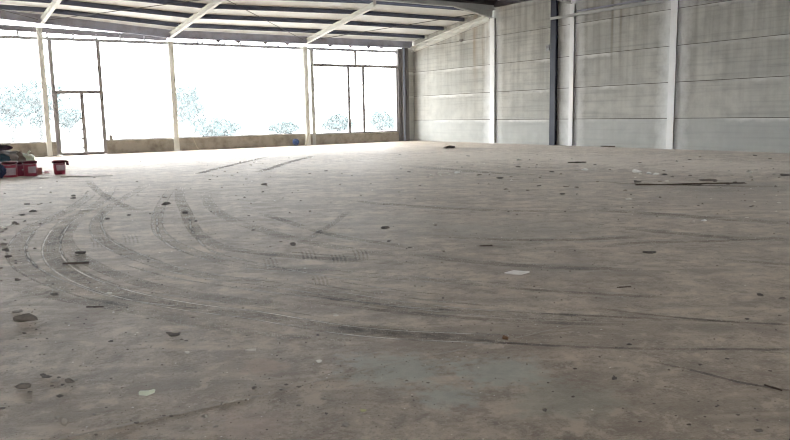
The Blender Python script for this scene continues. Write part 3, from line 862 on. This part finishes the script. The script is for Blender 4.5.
# ------------------------------------------------------------------ things near the window wall
# blue hose coil at the foot of the third column
p = on_floor(295.8, 146.0); p.y = min(p.y, YF - 0.32)
hc = empty('hose_coil', p); tag(hc, 'blue hose coil standing against the sill near the third column', 'hose')
b = bmesh.new()
tube(b, [(0.135 * math.cos(t * 0.3 + 0) * (1 - 0.006 * (t % 21)), 0.03 * math.sin(t * 0.31) + 0.05 * (t / 84 - 0.5), 0.165 + 0.135 * math.sin(t * 0.3) * (1 - 0.006 * (t % 21))) for t in range(85)], 0.026, 7)
obj('hose', b, M['blue'], hc, True)
b = bmesh.new(); tube(b, [(0, -0.05, 0.165), (0, 0.05, 0.165)], 0.09, 14); obj('hub', b, M['blue'], hc, True)
# board leaning on the third column
f = on_floor(301.5, 145.6); f.y = YF - 0.55
b = bmesh.new(); bar(b, (f.x, f.y, 0.012), (14.85, YF - 0.245, 0.56), 0.09, 0.025, up=Vector((0, 1, 0.3)))
tag(obj('leaning_board', b, M['wood']), 'short pale board leaning against the third window column', 'board')
# stub of a post on the sill right of the door
p = on_front(111, 138, YF + 0.02)
b = bmesh.new(); box(b, p.x - 0.06, p.x + 0.06, YF - 0.01, YF + 0.05, ZS, ZS + 0.2, bev=0.01)
tag(obj('post_stub', b, M['sill']), 'brown stub of a post on the sill right of the door', 'stub')
# thin cable falling over the sill
a = on_front(192.5, 138.5, YF - 0.06)
b = bmesh.new()
e = on_floor(197, 150.5)
tube(b, spline([Vector((a.x, YF + 0.06, ZS + 0.012)), Vector((a.x + 0.02, YF - 0.035, ZS + 0.01)), Vector((a.x + 0.1, YF - 0.06, 0.3)), Vector((a.x + 0.22, YF - 0.12, 0.04)), Vector((a.x + 0.5, YF - 0.3, 0.014)), Vector((a.x + 0.9, YF - 0.28, 0.014))], 0.08), 0.013, 6)
tag(obj('cable', b, M['cable'], smooth=True), 'thin pale cable hanging over the sill right of the second column', 'cable')

# ------------------------------------------------------------------ buckets and bags at the left
def bucket(loc, r0, r1, h, mat, label, lab_ang, rim='lining', handle=True, name='paint_bucket', labs=(0.25, 0.75), labw=0.9, lid=False):
    o = empty(name, loc); tag(o, label, 'bucket', 'red buckets at the left')
    b = bmesh.new()
    rings = lathe(b, [(r0 * .9, 0.0), (r0, 0.008), (r0 + (r1 - r0) * .5, h * .5), (r1, h), (r1 - 0.006, h), (r0 - .006, 0.02)], 28)
    b.faces.new(rings[0][::-1]); b.faces.new(rings[-1])
    bmesh.ops.recalc_face_normals(b, faces=b.faces)
    obj('body', b, M[mat], o, True)
    b = bmesh.new()
    lathe(b, [(r1 + .001, h - .045), (r1 + .014, h - .04), (r1 + .014, h - .006), (r1 + .004, h + .006), (r1 - .008, h + .002)], 28)
    obj('rim', b, M[rim], o, True)
    b = bmesh.new()
    n = 10
    prev = None
    for i in range(n + 1):
        a = lab_ang + (i / n - .5) * 2 * labw
        pr = []
        for k in labs:
            rr = r0 + (r1 - r0) * k + 0.003
            pr.append(b.verts.new((rr * math.cos(a), rr * math.sin(a), h * k)))
        if prev: b.faces.new((prev[0], pr[0], pr[1], prev[1]))
        prev = pr
    obj('label_patch', b, M['labelpaper'], o, True)
    if handle:
        b = bmesh.new()
        hs = [Vector((math.cos(t) * (r1 + .012) * math.cos(lab_ang + 1.2), math.cos(t) * (r1 + .012) * math.sin(lab_ang + 1.2), h - .03)) +
              Vector((math.cos(lab_ang - .37), math.sin(lab_ang - .37), 0)) * math.sin(t) * r1 * 1.12 - Vector((0, 0, math.sin(t) * h * .12)) for t in [k * math.pi / 14 for k in range(15)]]
        tube(b, hs, 0.006, 6); obj('handle', b, M['rail'], o, True)
    if lid:
        b = bmesh.new()
        tube(b, [(r1 * .8, -r1 * .45, h - .02), (r1 * 1.12, -r1 * .55, h - .03), (r1 * 1.16, -r1 * .55, h * .66)], 0.034, 8)
        obj('lid_flap', b, M[rim], o, True)
    return o
CAMANG = math.atan2(-19.2, -2.6)
bucket(on_floor(60, 174.2), 0.125, 0.155, 0.335, 'red', 'red bucket standing alone beside the heap, dark rim', CAMANG + 0.25, lid=True, labs=(.3, .72), labw=.75)
bucket(on_floor(10.5, 177), 0.155, 0.17, 0.36, 'red', 'red bucket with big pale label at the front left of the heap', CAMANG, labs=(.14, .62), handle=True)
bucket(on_floor(20.8, 175.8), 0.125, 0.135, 0.34, 'crimson', 'dark crimson bucket between two red buckets of the heap', CAMANG + .5, labs=(.4, .5), labw=.2)
bucket(on_floor(31, 176), 0.145, 0.155, 0.36, 'red', 'red bucket with square pale label at the right end of the heap', CAMANG + .3, labs=(.22, .66), labw=.6)
# pink carton
p = on_floor(39, 174.4)
co = empty('carton', p, -0.1); tag(co, 'small pink carton beside the right end of the heap', 'box')
b = bmesh.new(); box(b, -0.075, 0.075, -0.06, 0.06, 0, 0.165, bev=0.006); obj('box', b, M['pink'], co)
b = bmesh.new(); box(b, -0.08, 0.005, -0.062, 0.062, 0.166, 0.172); obj('flap', b, M['pink'], co)

def sack(name, u, v, base, w, dpt, h, mat, label, cat, seed, tie=True, back=0.0):
    """a slumped bag: base is the height it rests at"""
    p = on_floor(u, v); 
    d = Vector((math.sin(0.135), math.cos(0.135), 0))
    p = p + d * back; p.z = base
    o = empty(name, p, -0.14); tag(o, label, cat, 'bags and cloths heaped at the left')
    b = bmesh.new(); bmesh.ops.create_icosphere(b, subdivisions=4, radius=1)
    sv = Vector((seed * 3.1, seed * 1.7, 0))
    for q in b.verts:
        c = q.co.copy()
        k = 1 + 0.28 * noise.noise(c * 1.5 + sv) + 0.12 * noise.noise(c * 4.5 + sv)
        fold = 0.06 * abs(math.sin(math.atan2(c.y, c.x) * 5 + 2 * noise.noise(c * 2 + sv)))
        k -= fold
        q.co = Vector((c.x * w / 2 * k, c.y * dpt / 2 * k, max(c.z, -0.75) * h / 1.75 * (k if c.z > 0 else 1) + 0.75 * h / 1.75))
    obj('bag' if cat == 'bag' else 'fabric', b, M[mat], o, True)
    if tie:
        b = bmesh.new(); tube(b, [(w * .1, 0, h * .93), (w * .14, -.02, h * 1.02), (w * .24, -.03, h * 1.1)], 0.022, 7)
        obj('tied_neck', b, M[mat], o, True)
sack('plastic_bag', -4, 178.6, 0.0, 0.44, 0.34, 0.36, 'navybag', 'navy bag at the front left corner of the heap', 'bag', 2, False)
sack('cloth_bundle', 0, 176, 0.30, 0.48, 0.34, 0.24, 'tealcloth', 'dark teal cloth lying on top of the navy bag', 'cloth', 3, False, back=0.18)
sack('plastic_bag', 2, 174, 0.0, 0.95, 0.6, 0.60, 'greybag', 'large grey plastic bag behind the buckets, topmost of the heap', 'bag', 4, True, back=0.62)
sack('sack', 18, 172.5, 0.0, 0.5, 0.42, 0.50, 'brownbag', 'brown sack behind the crimson bucket', 'bag', 5, True, back=0.40)
sack('plastic_bag', 27, 172, 0.0, 0.46, 0.42, 0.48, 'greenbag', 'pale green bag slumped behind the right bucket of the heap', 'bag', 6, True, back=0.45)
sack('cloth_bundle', 4, 174, 0.57, 0.42, 0.30, 0.16, 'blackcloth', 'dark plum cloth on the very top of the heap', 'cloth', 8, False, back=0.62)

# ------------------------------------------------------------------ rubble
CAMR = -0.585        # heading of the picture's horizontal, on the floor
def hull(rnd, w, dp, h, n=16, flat=0.0):
    b = bmesh.new()
    for _ in range(n):
        q = Vector((rnd.gauss(0, 1), rnd.gauss(0, 1), rnd.gauss(0, 1))).normalized() * rnd.uniform(0.75, 1.0)
        b.verts.new((q.x * w / 2, q.y * dp / 2, max(q.z, -0.55) * h / 1.5))
    r = bmesh.ops.convex_hull(b, input=b.verts)
    for v in [v for v in b.verts if not v.link_faces]: b.verts.remove(v)
    zmin = min(v.co.z for v in b.verts)
    for v in b.verts: v.co.z -= zmin
    return b
def plate(rnd, w, dp, th, curl=0.0, n=9):
    """irregular thin piece, slightly curled"""
    b = bmesh.new()
    out = []
    for k in range(n):
        a = 2 * math.pi * k / n + rnd.uniform(-.15, .15)
        rr = rnd.uniform(0.78, 1.05)
        out.append((math.cos(a) * w / 2 * rr, math.sin(a) * dp / 2 * rr))
    def zc(x, y): return curl * ((x / w * 2) ** 2 + 0.4 * x / w + 0.3 * math.sin(y / dp * 5))
    lo = [b.verts.new((x, y, zc(x, y))) for x, y in out]; hi = [b.verts.new((x, y, zc(x, y) + th)) for x, y in out]
    cl_, ch = b.verts.new((0, 0, 0)), b.verts.new((0, 0, th * 1.3))
    for k in range(n):
        j = (k + 1) % n
        b.faces.new((lo[j], lo[k], cl_)); b.faces.new((hi[k], hi[j], ch)); b.faces.new((lo[k], lo[j], hi[j], hi[k]))
    zmin = min(v.co.z for v in b.verts)
    for v in b.verts: v.co.z -= zmin
    return b

# u, v, width in the picture, kind, own label (or None)
D = [
 # --- pieces one can name
 (517, 273.5, 25, 'tile', 'white broken tile lying alone in the middle right of the floor'),
 (147, 395, 17, 'leaf', 'pale curled scrap shining on the near left floor'),
 (293, 246, 7.5, 'dome', 'black domed stone left of the floor centre, beside a smaller one'),
 (76, 264.5, 23, 'stick', 'long dark stick lying across the curved tyre marks'),
 (81.5, 254, 13, 'dark', 'dark clod just above the stick on the tyre marks'),
 (174.5, 336.5, 14, 'boat', 'dark boat shaped chip below the tyre curves'),
 (27, 322, 24, 'slab', 'flat grey slab at the left edge of the near floor'),
 (18, 313, 11, 'stone', 'rounded grey stone just above the flat slab'),
 (54.5, 296, 9, 'stone', 'grey stone up and right of the flat slab, near the tyre curve'),
 (65, 426, 9, 'tall', 'upright grey stone standing at the near left corner'),
 (505.6, 340, 9, 'orange', 'orange brown brick chip right of the green stain'),
 (363.5, 412, 8, 'yellow', 'small yellowish scrap under the green stain'),
 (649.5, 253.5, 12, 'darkslab', 'dark flat chip alone on the right part of the floor'),
 (486, 246.5, 13, 'stick', 'short dark stick above the white broken tile'),
 (166, 205.5, 11, 'dark', 'large black clod high on the inner tyre curve'),
 (637, 172.8, 12, 'white', 'white plaster lump, largest of the pale row before the wall'),
 (649, 174.4, 7, 'white', 'white plaster bit in the middle of the pale row before the wall'),
 (656, 175.1, 7, 'white', 'white plaster bit at the right of the pale row before the wall'),
 (665, 175, 9, 'dark', 'dark clod ending the pale row before the wall'),
 (690, 184.9, 100, 'plank', 'long dark plank on the right floor before the concrete wall'),
 (636, 182.6, 12, 'dark', 'dark clod at the left end of the long plank'),
 (708, 183.6, 20, 'slab', 'grey broken slab on the middle of the long plank'),
 (449.5, 148.6, 15, 'dark', 'dark dirt mound near the foot of the wall by the corner'),
 (577, 163.2, 18, 'stickdark', 'dark board lying before the dark wall column'),
 (601, 147.6, 17, 'stickdark', 'dark board lying against the concrete wall foot'),
 (624, 288, 14, 'stickdark', 'dark twig on the right floor under the flat chip'),
 (385, 229.5, 10, 'dark', 'black stone at the centre of the floor'),
 (389, 242.5, 6, 'dark', 'smaller black stone just under the central black one'),
 (704, 221.5, 6, 'white', 'white crumb with a pale smear on the right floor'),
 (47, 378.5, 11, 'dark', 'dark clod heading the cluster at the near left'),
 (54.5, 383, 9, 'stone', 'grey stone in the middle of the near left cluster'),
 (70, 383, 12, 'stone', 'grey stone at the right of the near left cluster'),
 (24, 389, 16, 'slab', 'flat grey slab at the left of the near left cluster'),
 (60, 397.5, 8, 'stone', 'grey stone under the near left cluster'),
 (545.5, 412, 8, 'dark', 'dark stone at the bottom right of the green stain'),
 (773, 389, 16, 'stickdark', 'dark splinter at the near right edge'),
 (87, 177.0, 47, 'pole', 'long thin pole lying on the floor before the lone bucket'),
 (46.8, 173.8, 8, 'white', 'white crumpled scrap between the heap and the lone bucket'),
 (43, 178.6, 9, 'paleslab', 'flat pale scrap in front of the pink carton'),
 (60, 156.8, 7, 'pale', 'pale plaster mound at the foot of the first white column'),
 (785, 176, 10, 'dark', 'dark clod at the far right edge before the wall'),
 (95, 308, 16, 'stickdark', 'dark thin stick under the outer tyre curve'),
 (89, 210.5, 15, 'paleslab', 'pale flat scrap inside the upper tyre curves'),
 (443, 173.8, 13, 'paleslab', 'pale flat plaster in the far middle of the floor'),
 (457, 173.6, 7, 'white', 'white plaster bit right of the pale flat plaster'),
 (585, 170.8, 8, 'white', 'white plaster lump right of the middle wall column foot'),
 (251, 351, 12, 'paleslab', 'pale flat smear of plaster left of the green stain'),
 (22, 216, 8, 'dark', None), (3, 229, 8, 'pale', None), (10, 227, 8, 'pale', None), (18, 225, 6, 'dark', None), (6, 230, 5, 'dark', None),
]
small = """73 199 8 d;73 196 6 d;27 205 8 d;39 205 5 d;51 203 4 d;33 212.5 9 d;165 198 7 d;108 220 6 d;129 216 6 d;185 214 9 d;196 222 4 d;5 241 4 d;
4 246 8 d;6 252 12 d;8 258 9 d;35 249.5 5 d;48 262.5 3 d;16 264 4 d;77 256.5 5 d;121 255 4 g;148 262.5 3 d;162 285.5 4 d;1 282 4 d;18 281 9 d;53 285 4 d;1 269 5 d;
264 185 9 g;263 192.6 7 d;222 188 3 d;251 204 3 d;310 212 4 d;249 216.5 4 d;253 231 6 g;281 242.5 5 d;196 221.5 4 d;305 269 4 p;372 191 4 p;361 196 3 d;298 191 3 g;313 280 3 d;
399 192.6 4 d;415 199 3 d;506 190 7 d;528 191 6 d;539 186.5 7 d;435.5 226 6 d;410 248.5 6 d;444 252 4 d;562 195 8 d;576 195 4 p;442 263 4 d;
629 200 9 p;752 207.6 7 d;779 203.5 5 p;623 288 3 d;751 189.5 3 p;747 218.5 4 p;711 199.5 3 p;694 222 4 p;
24 334.5 6 d;47 339.5 4 d;111 342.5 7 d;182 340.5 6 d;140 345.5 4 g;146 342.5 3 g;94 416 7 g;2 410 8 d;205 418 10 g;216 428 7 g;193 318.5 5 d;243 309 4 d;162 366 4 d;196 373 6 g;111 380 4 d;122 389 4 g;58 419 9 g;
254 389 7 g;239 404 4 d;229 347 4 g;213 334 4 g;148 319.5 4 g;109 295 8 p;67 324 6 g;187 354 8 p;120 429 7 g;164 417 5 g;96 436 5 g;40 420 4 g;30 404 4 g;
336 316.5 7 p;318 336 6 d;326 343 4 g;350 341.5 3 d;319 363 9 p;286 386 6 d;299 388 7 d;281 391 5 d;254 390 5 d;324 400 8 g;299 407 8 g;346 427 12 g;341 367 4 g;477 334 4 d;415 287 4 d;422 287 3 d;428 384 5 d;407 382 5 g;443 299 4 d;326 415 6 d;336 421 6 g;508 359 5 d;
629 346 7 d;614 380 9 d;669 371 4 d;700 366 6 d;573 398 5 d;592 411 4 p;758 432 11 d;760 296 9 d;782 300 10 d;747 320 6 d;548 384 4 d;600 358 4 d;575 370 5 d;738 416 5 d;676 417 4 d;689 426 6 d;727 360 6 d;654 405 4 g;640 423 5 d;705 418 4 d;770 372 5 d;
664 171.4 5 d;667 181.8 6 p;714 166.4 3 p;712 171.4 3 d;751 173.4 7 p;756 170.5 5 d;751 177.6 5 d;779 178 4 d;625 191 6 d;660 198 4 d;
468 156.5 6 d;519 160.4 7 p;518 167.4 8 d;576 171.4 5 g;552 172.5 8 d;561 174.6 5 d;432 176 7 p;479 175.6 8 d;500 179 11 d;511 177 5 d;499 167 4 p;457 162.5 4 d;409 172.4 6 d;400 155 4 d;401 169.4 4 d;397 179 4 d;537 154.6 3 d;566 187.5 8 g;577 188 7 d;577 195 4 d;
251 165.6 5 d;225 171.8 4 d;246 179.6 4 d;280 165.2 3 d;289 158.4 4 d;310 174 5 d;326 171.5 6 d;199 162.5 3 d;
137 182 4 d;57 182 3 d;163 198 3 d;176 190.4 4 d;139 187 3 g;97 162.6 3 d;118 190 4 g;210 180 4 d;236 196 3 d;340 185 4 d;352 176 4 d;371 184 3 d;420 186 4 d;384 205 3 d;331 203 3 g;
595 165 5 d;610 170 4 d;640 163 5 d;690 160 6 d;700 157.5 5 d;731 162 4 p;770 159 5 d;755 156 6 d;540 178 4 d;598 182 5 d;690 176 5 d;735 183 6 d;732 176 4 g;43 376 7 d;59 379 6 d;63 386 5 d;76 381 6 g;52 387 5 d;14 224 7 d;25 222 5 d;2 233 6 g;30 393 6 g;137 424 7 g;171 417.5 6 g;222 406 6 g;186 342 5 d;168 334 6 d;440 176 6 p;449 174.8 5 p;428 177.5 5 d;466 176 5 p;640 174.6 5 p;672 177 5 d;660 182 6 d;715 182 7 d;698 185.8 9 d;728 185.5 6 d;745 184 5 g"""
for it in small.replace('\n', '').split(';'):
    u, v, w, k = it.split()
    D.append((float(u), float(v), float(w), {'d': 'dark', 'g': 'stone', 'p': 'pale'}[k], None))

KIND = {'tile': ('broken_tile', 'tile', 'white tile'), 'leaf': ('curled_scrap', 'scrap', ''), 'dome': ('stone', 'stone', ''), 'stick': ('stick', 'stick', ''),
        'dark': ('rubble_clod', 'rubble', 'dark clod'), 'boat': ('rubble_chip', 'rubble', ''), 'slab': ('concrete_slab', 'slab', 'grey slab'),
        'stone': ('stone', 'stone', 'grey stone'), 'tall': ('stone', 'stone', ''), 'orange': ('brick_chip', 'rubble', ''), 'yellow': ('paper_scrap', 'scrap', ''),
        'darkslab': ('rubble_chip', 'rubble', ''), 'white': ('plaster_lump', 'plaster', 'white plaster'), 'pale': ('plaster_lump', 'plaster', 'pale plaster bit'),
        'paleslab': ('plaster_flake', 'plaster', ''), 'plank': ('plank', 'plank', ''), 'stickdark': ('board', 'board', ''), 'pole': ('pole', 'pole', '')}
GRP = {'rubble': 'dark clods and chips on the floor', 'stone': 'grey stones on the floor', 'plaster': 'pale plaster bits on the floor'}

LAND = [(517, 273.5, 'the white broken tile'), (147, 395, 'the pale curled scrap'), (293, 246, 'the black domed stone'), (76, 264.5, 'the long dark stick'),
        (174.5, 336.5, 'the boat shaped chip'), (27, 322, 'the flat grey slab'), (65, 426, 'the upright stone'), (505.6, 340, 'the orange brick chip'),
        (363.5, 412, 'the yellowish scrap'), (649.5, 253.5, 'the dark flat chip'), (690, 185, 'the long dark plank'), (60, 174, 'the lone bucket'),
        (637, 172.8, 'the largest white lump'), (166, 205.5, 'the inner curve clod'), (385, 229.5, 'the central black stone'), (70, 383, 'the near left cluster'),
        (545.5, 412, 'the bottom dark stone'), (624, 288, 'the dark twig'), (773, 389, 'the dark splinter'), (449.5, 148.6, 'the dirt mound'),
        (577, 163.2, 'the dark board'), (443, 173.8, 'the pale flat plaster'), (177, 151, 'the second column foot'), (308, 145, 'the third column foot'),
        (51, 157, 'the first column foot'), (672, 149.5, 'the near wall column'), (486, 246.5, 'the short dark stick'), (704, 221.5, 'the white crumb'),
        (89, 210.5, 'the pale flat scrap'), (405, 372, 'the green stain')]
def sector(dx, dy):
    if abs(dx) > 1.6 * abs(dy): return 'left of' if dx < 0 else 'right of'
    return 'behind' if dy < 0 else 'in front of'
ORD = ['nearest', 'second', 'third', 'fourth', 'fifth', 'sixth', 'seventh', 'eighth', 'ninth', 'tenth', 'eleventh', 'twelfth', 'thirteenth', 'fourteenth']
used = set(x[4] for x in D)
def auto_label(i):
    u, v, w, k, _ = D[i]
    best = None
    for lu, lv, ln in LAND:
        dx, dy = u - lu, v - lv
        sct = sector(dx, dy); dd = math.hypot(dx, dy * 1.5)
        if dd < 1: continue
        rank = sum(1 for j, q in enumerate(D) if j != i and sector(q[0] - lu, q[1] - lv) == sct and 0.9 < math.hypot(q[0] - lu, (q[1] - lv) * 1.5) < dd)
        if rank > len(ORD) - 1: continue
        lab = 'small %s on the floor, %s piece %s %s' % (KIND[k][2], ORD[rank], sct, ln)
        if lab in used: continue
        sc = dd * (1 + 0.35 * rank)
        if best is None or sc < best[0]: best = (sc, lab)
    used.add(best[1])
    return best[1]

rnd = random.Random(11)
for i, (u, v, w, k, lab) in enumerate(D):
    p = on_floor(u, v)
    dist = (p - Vector((0, 0, CAM_H))).length
    s = w * dist / FPX * (0.88 if lab is None else 1.0)
    rz = CAMR + rnd.uniform(-.5, .5)
    nm, cat, _ = KIND[k]
    if k in ('dark', 'stone', 'pale', 'white'):
        hh = 0.24 + rnd.random() * 0.12
        if dist > 12: hh *= (0.6 if k in ('dark', 'stone') else 1.0)
        b = hull(rnd, s, s * rnd.uniform(.6, .85), s * hh * (1.0 if k != 'dark' else 1.05), 18)
        m = {'dark': 'r_dark', 'stone': 'r_grey', 'pale': 'r_pale', 'white': 'r_white'}[k]
        if k == 'dark' and lab is None and rnd.random() < .3: m = 'r_mid'
        if k == 'stone' and rnd.random() < .5: m = 'r_mid'
    elif k == 'dome': b = hull(rnd, s, s * .8, s * .55, 40); m = 'r_dark'
    elif k == 'tall': b = hull(rnd, s * .85, s * .6, s * .85, 20); m = 'r_grey'
    elif k == 'orange': b = hull(rnd, s, s * .35, s * .5, 14); m = 'r_orange'; rz = CAMR - .5
    elif k == 'yellow': b = plate(rnd, s, s * .5, .003, s * .15); m = 'r_yellow'
    elif k == 'leaf': b = plate(rnd, s, s * .62, .003, s * .13, 8); m = 'leafpale'; rz = CAMR + .2
    elif k == 'tile':
        b = bmesh.new()
        q = [(-.5, -.02), (-.08, .42), (.5, .05), (.12, -.40), (-.2, -.3)]
        lo = [b.verts.new((x * s, y * s * .8, 0)) for x, y in q]; hi = [b.verts.new((x * s, y * s * .8, .009 + .004 * x)) for x, y in q]
        b.faces.new(lo[::-1]); b.faces.new(hi)
        for j in range(5): b.faces.new((lo[j], lo[(j + 1) % 5], hi[(j + 1) % 5], hi[j]))
        m = 'r_white'; rz = CAMR
    elif k == 'boat':
        b = plate(rnd, s, s * .42, s * .10, s * .12, 10); m = 'r_dark'; rz = CAMR - .2
    elif k == 'slab':
        b = hull(rnd, s, s * .5, s * (.30 if dist < 8 else .10), 45); m = 'r_mid'; rz = CAMR + rnd.uniform(-.2, .2)
    elif k in ('darkslab', 'paleslab'):
        b = plate(rnd, s, s * (.7 if dist > 8 else .55), s * (.12 if k != 'paleslab' else .05), s * .02, 10)
        m = {'slab': 'r_grey', 'darkslab': 'r_dark', 'paleslab': 'r_pale'}[k]; rz = CAMR + rnd.uniform(-.15, .15)
    else:
        th = {'stick': .09, 'stickdark': .08, 'plank': .013, 'pole': .018}[k] * s
        b = bmesh.new()
        n = 7
        for j in range(n):
            x0, x1 = -s / 2 + s * j / n, -s / 2 + s * (j + 1) / n
            bar(b, (x0, th * .4 * noise.noise(Vector((x0 * 3 / s, i, 0))), th * .5), (x1, th * .4 * noise.noise(Vector((x1 * 3 / s, i, 0))), th * .5), th * (rnd.uniform(.9, 1.7) * (1 - .6 * abs(j - 3) / 3) if k != 'pole' else 1), th * (0.6 + .4 * rnd.random()))
        zmin = min(q.co.z for q in b.verts)
        for q in b.verts: q.co.z -= zmin
        m = 'r_brown' if k != 'pole' else 'r_grey'
        rz = {'stick': CAMR + .15, 'stickdark': CAMR + rnd.uniform(-.3, .3), 'plank': CAMR - .02, 'pole': CAMR + .03}[k]
        if (u, v) == (601, 147.6): rz = math.pi / 2; p.x = XW - 0.12
        if (u, v) == (773, 389): rz = CAMR - 1.0
    o = obj(nm, b, M[m])
    o.location = (p.x, p.y, 0.004 if dist < 8 else 0.006); o.rotation_euler = (0, 0, rz)
    if (u, v) == (708, 183.6): o.location.z = 0.05
    tag(o, lab or auto_label(i), cat, GRP.get(cat))

# loose grit all over the slab: countless specks
gb_ = bmesh.new()
rnd = random.Random(23)
def speck(p, s, h):
    n = 5
    a0 = rnd.random() * 6
    base = [gb_.verts.new((p.x + math.cos(a0 + 2 * math.pi * k / n) * s * rnd.uniform(.6, 1.1), p.y + math.sin(a0 + 2 * math.pi * k / n) * s * rnd.uniform(.6, 1.1), 0.001)) for k in range(n)]
    top = gb_.verts.new((p.x + rnd.uniform(-.3, .3) * s, p.y + rnd.uniform(-.3, .3) * s, h))
    mi = rnd.choices((0, 1, 2), (5, 4, 1))[0]
    for k in range(n):
        f = gb_.faces.new((base[k], base[(k + 1) % n], top)); f.material_index = mi
for k in range(2400):
    u = rnd.uniform(-10, 800); v = 158 + (445 - 158) * rnd.random() ** 1.0
    if noise.noise(Vector((u / 90, v / 45, 3.3))) < rnd.uniform(-.5, .35): continue
    p = on_floor(u, v)
    if p.y > YF - .6 or p.x > XW - .3 or (p.x < 3.4 and 18.2 < p.y < 21): continue
    dist = p.length
    s = rnd.uniform(0.4, 1.0) ** 2 * (1.6 if dist < 9 else 2.0) * dist / FPX
    speck(p, s, s * rnd.uniform(.35, .8))
# a thicker sprinkle along the mortar joint and near the lower left
for k in range(420):
    t = rnd.random()
    u, v = 60 + 450 * t + rnd.gauss(0, 6), 439 - 97 * t + rnd.gauss(0, 5)
    if rnd.random() < .5: u, v = rnd.gauss(270, 90), rnd.gauss(400, 22)
    if v > 446: continue
    p = on_floor(u, v); s = rnd.uniform(.3, 1) * 1.3 * p.length / FPX
    speck(p, s, s * .6)
tag(obj('grit', gb_, [M['r_dark'], M['r_grey'], M['r_pale']]), 'fine loose grit sprinkled over the whole dusty floor', 'grit', kind='stuff')
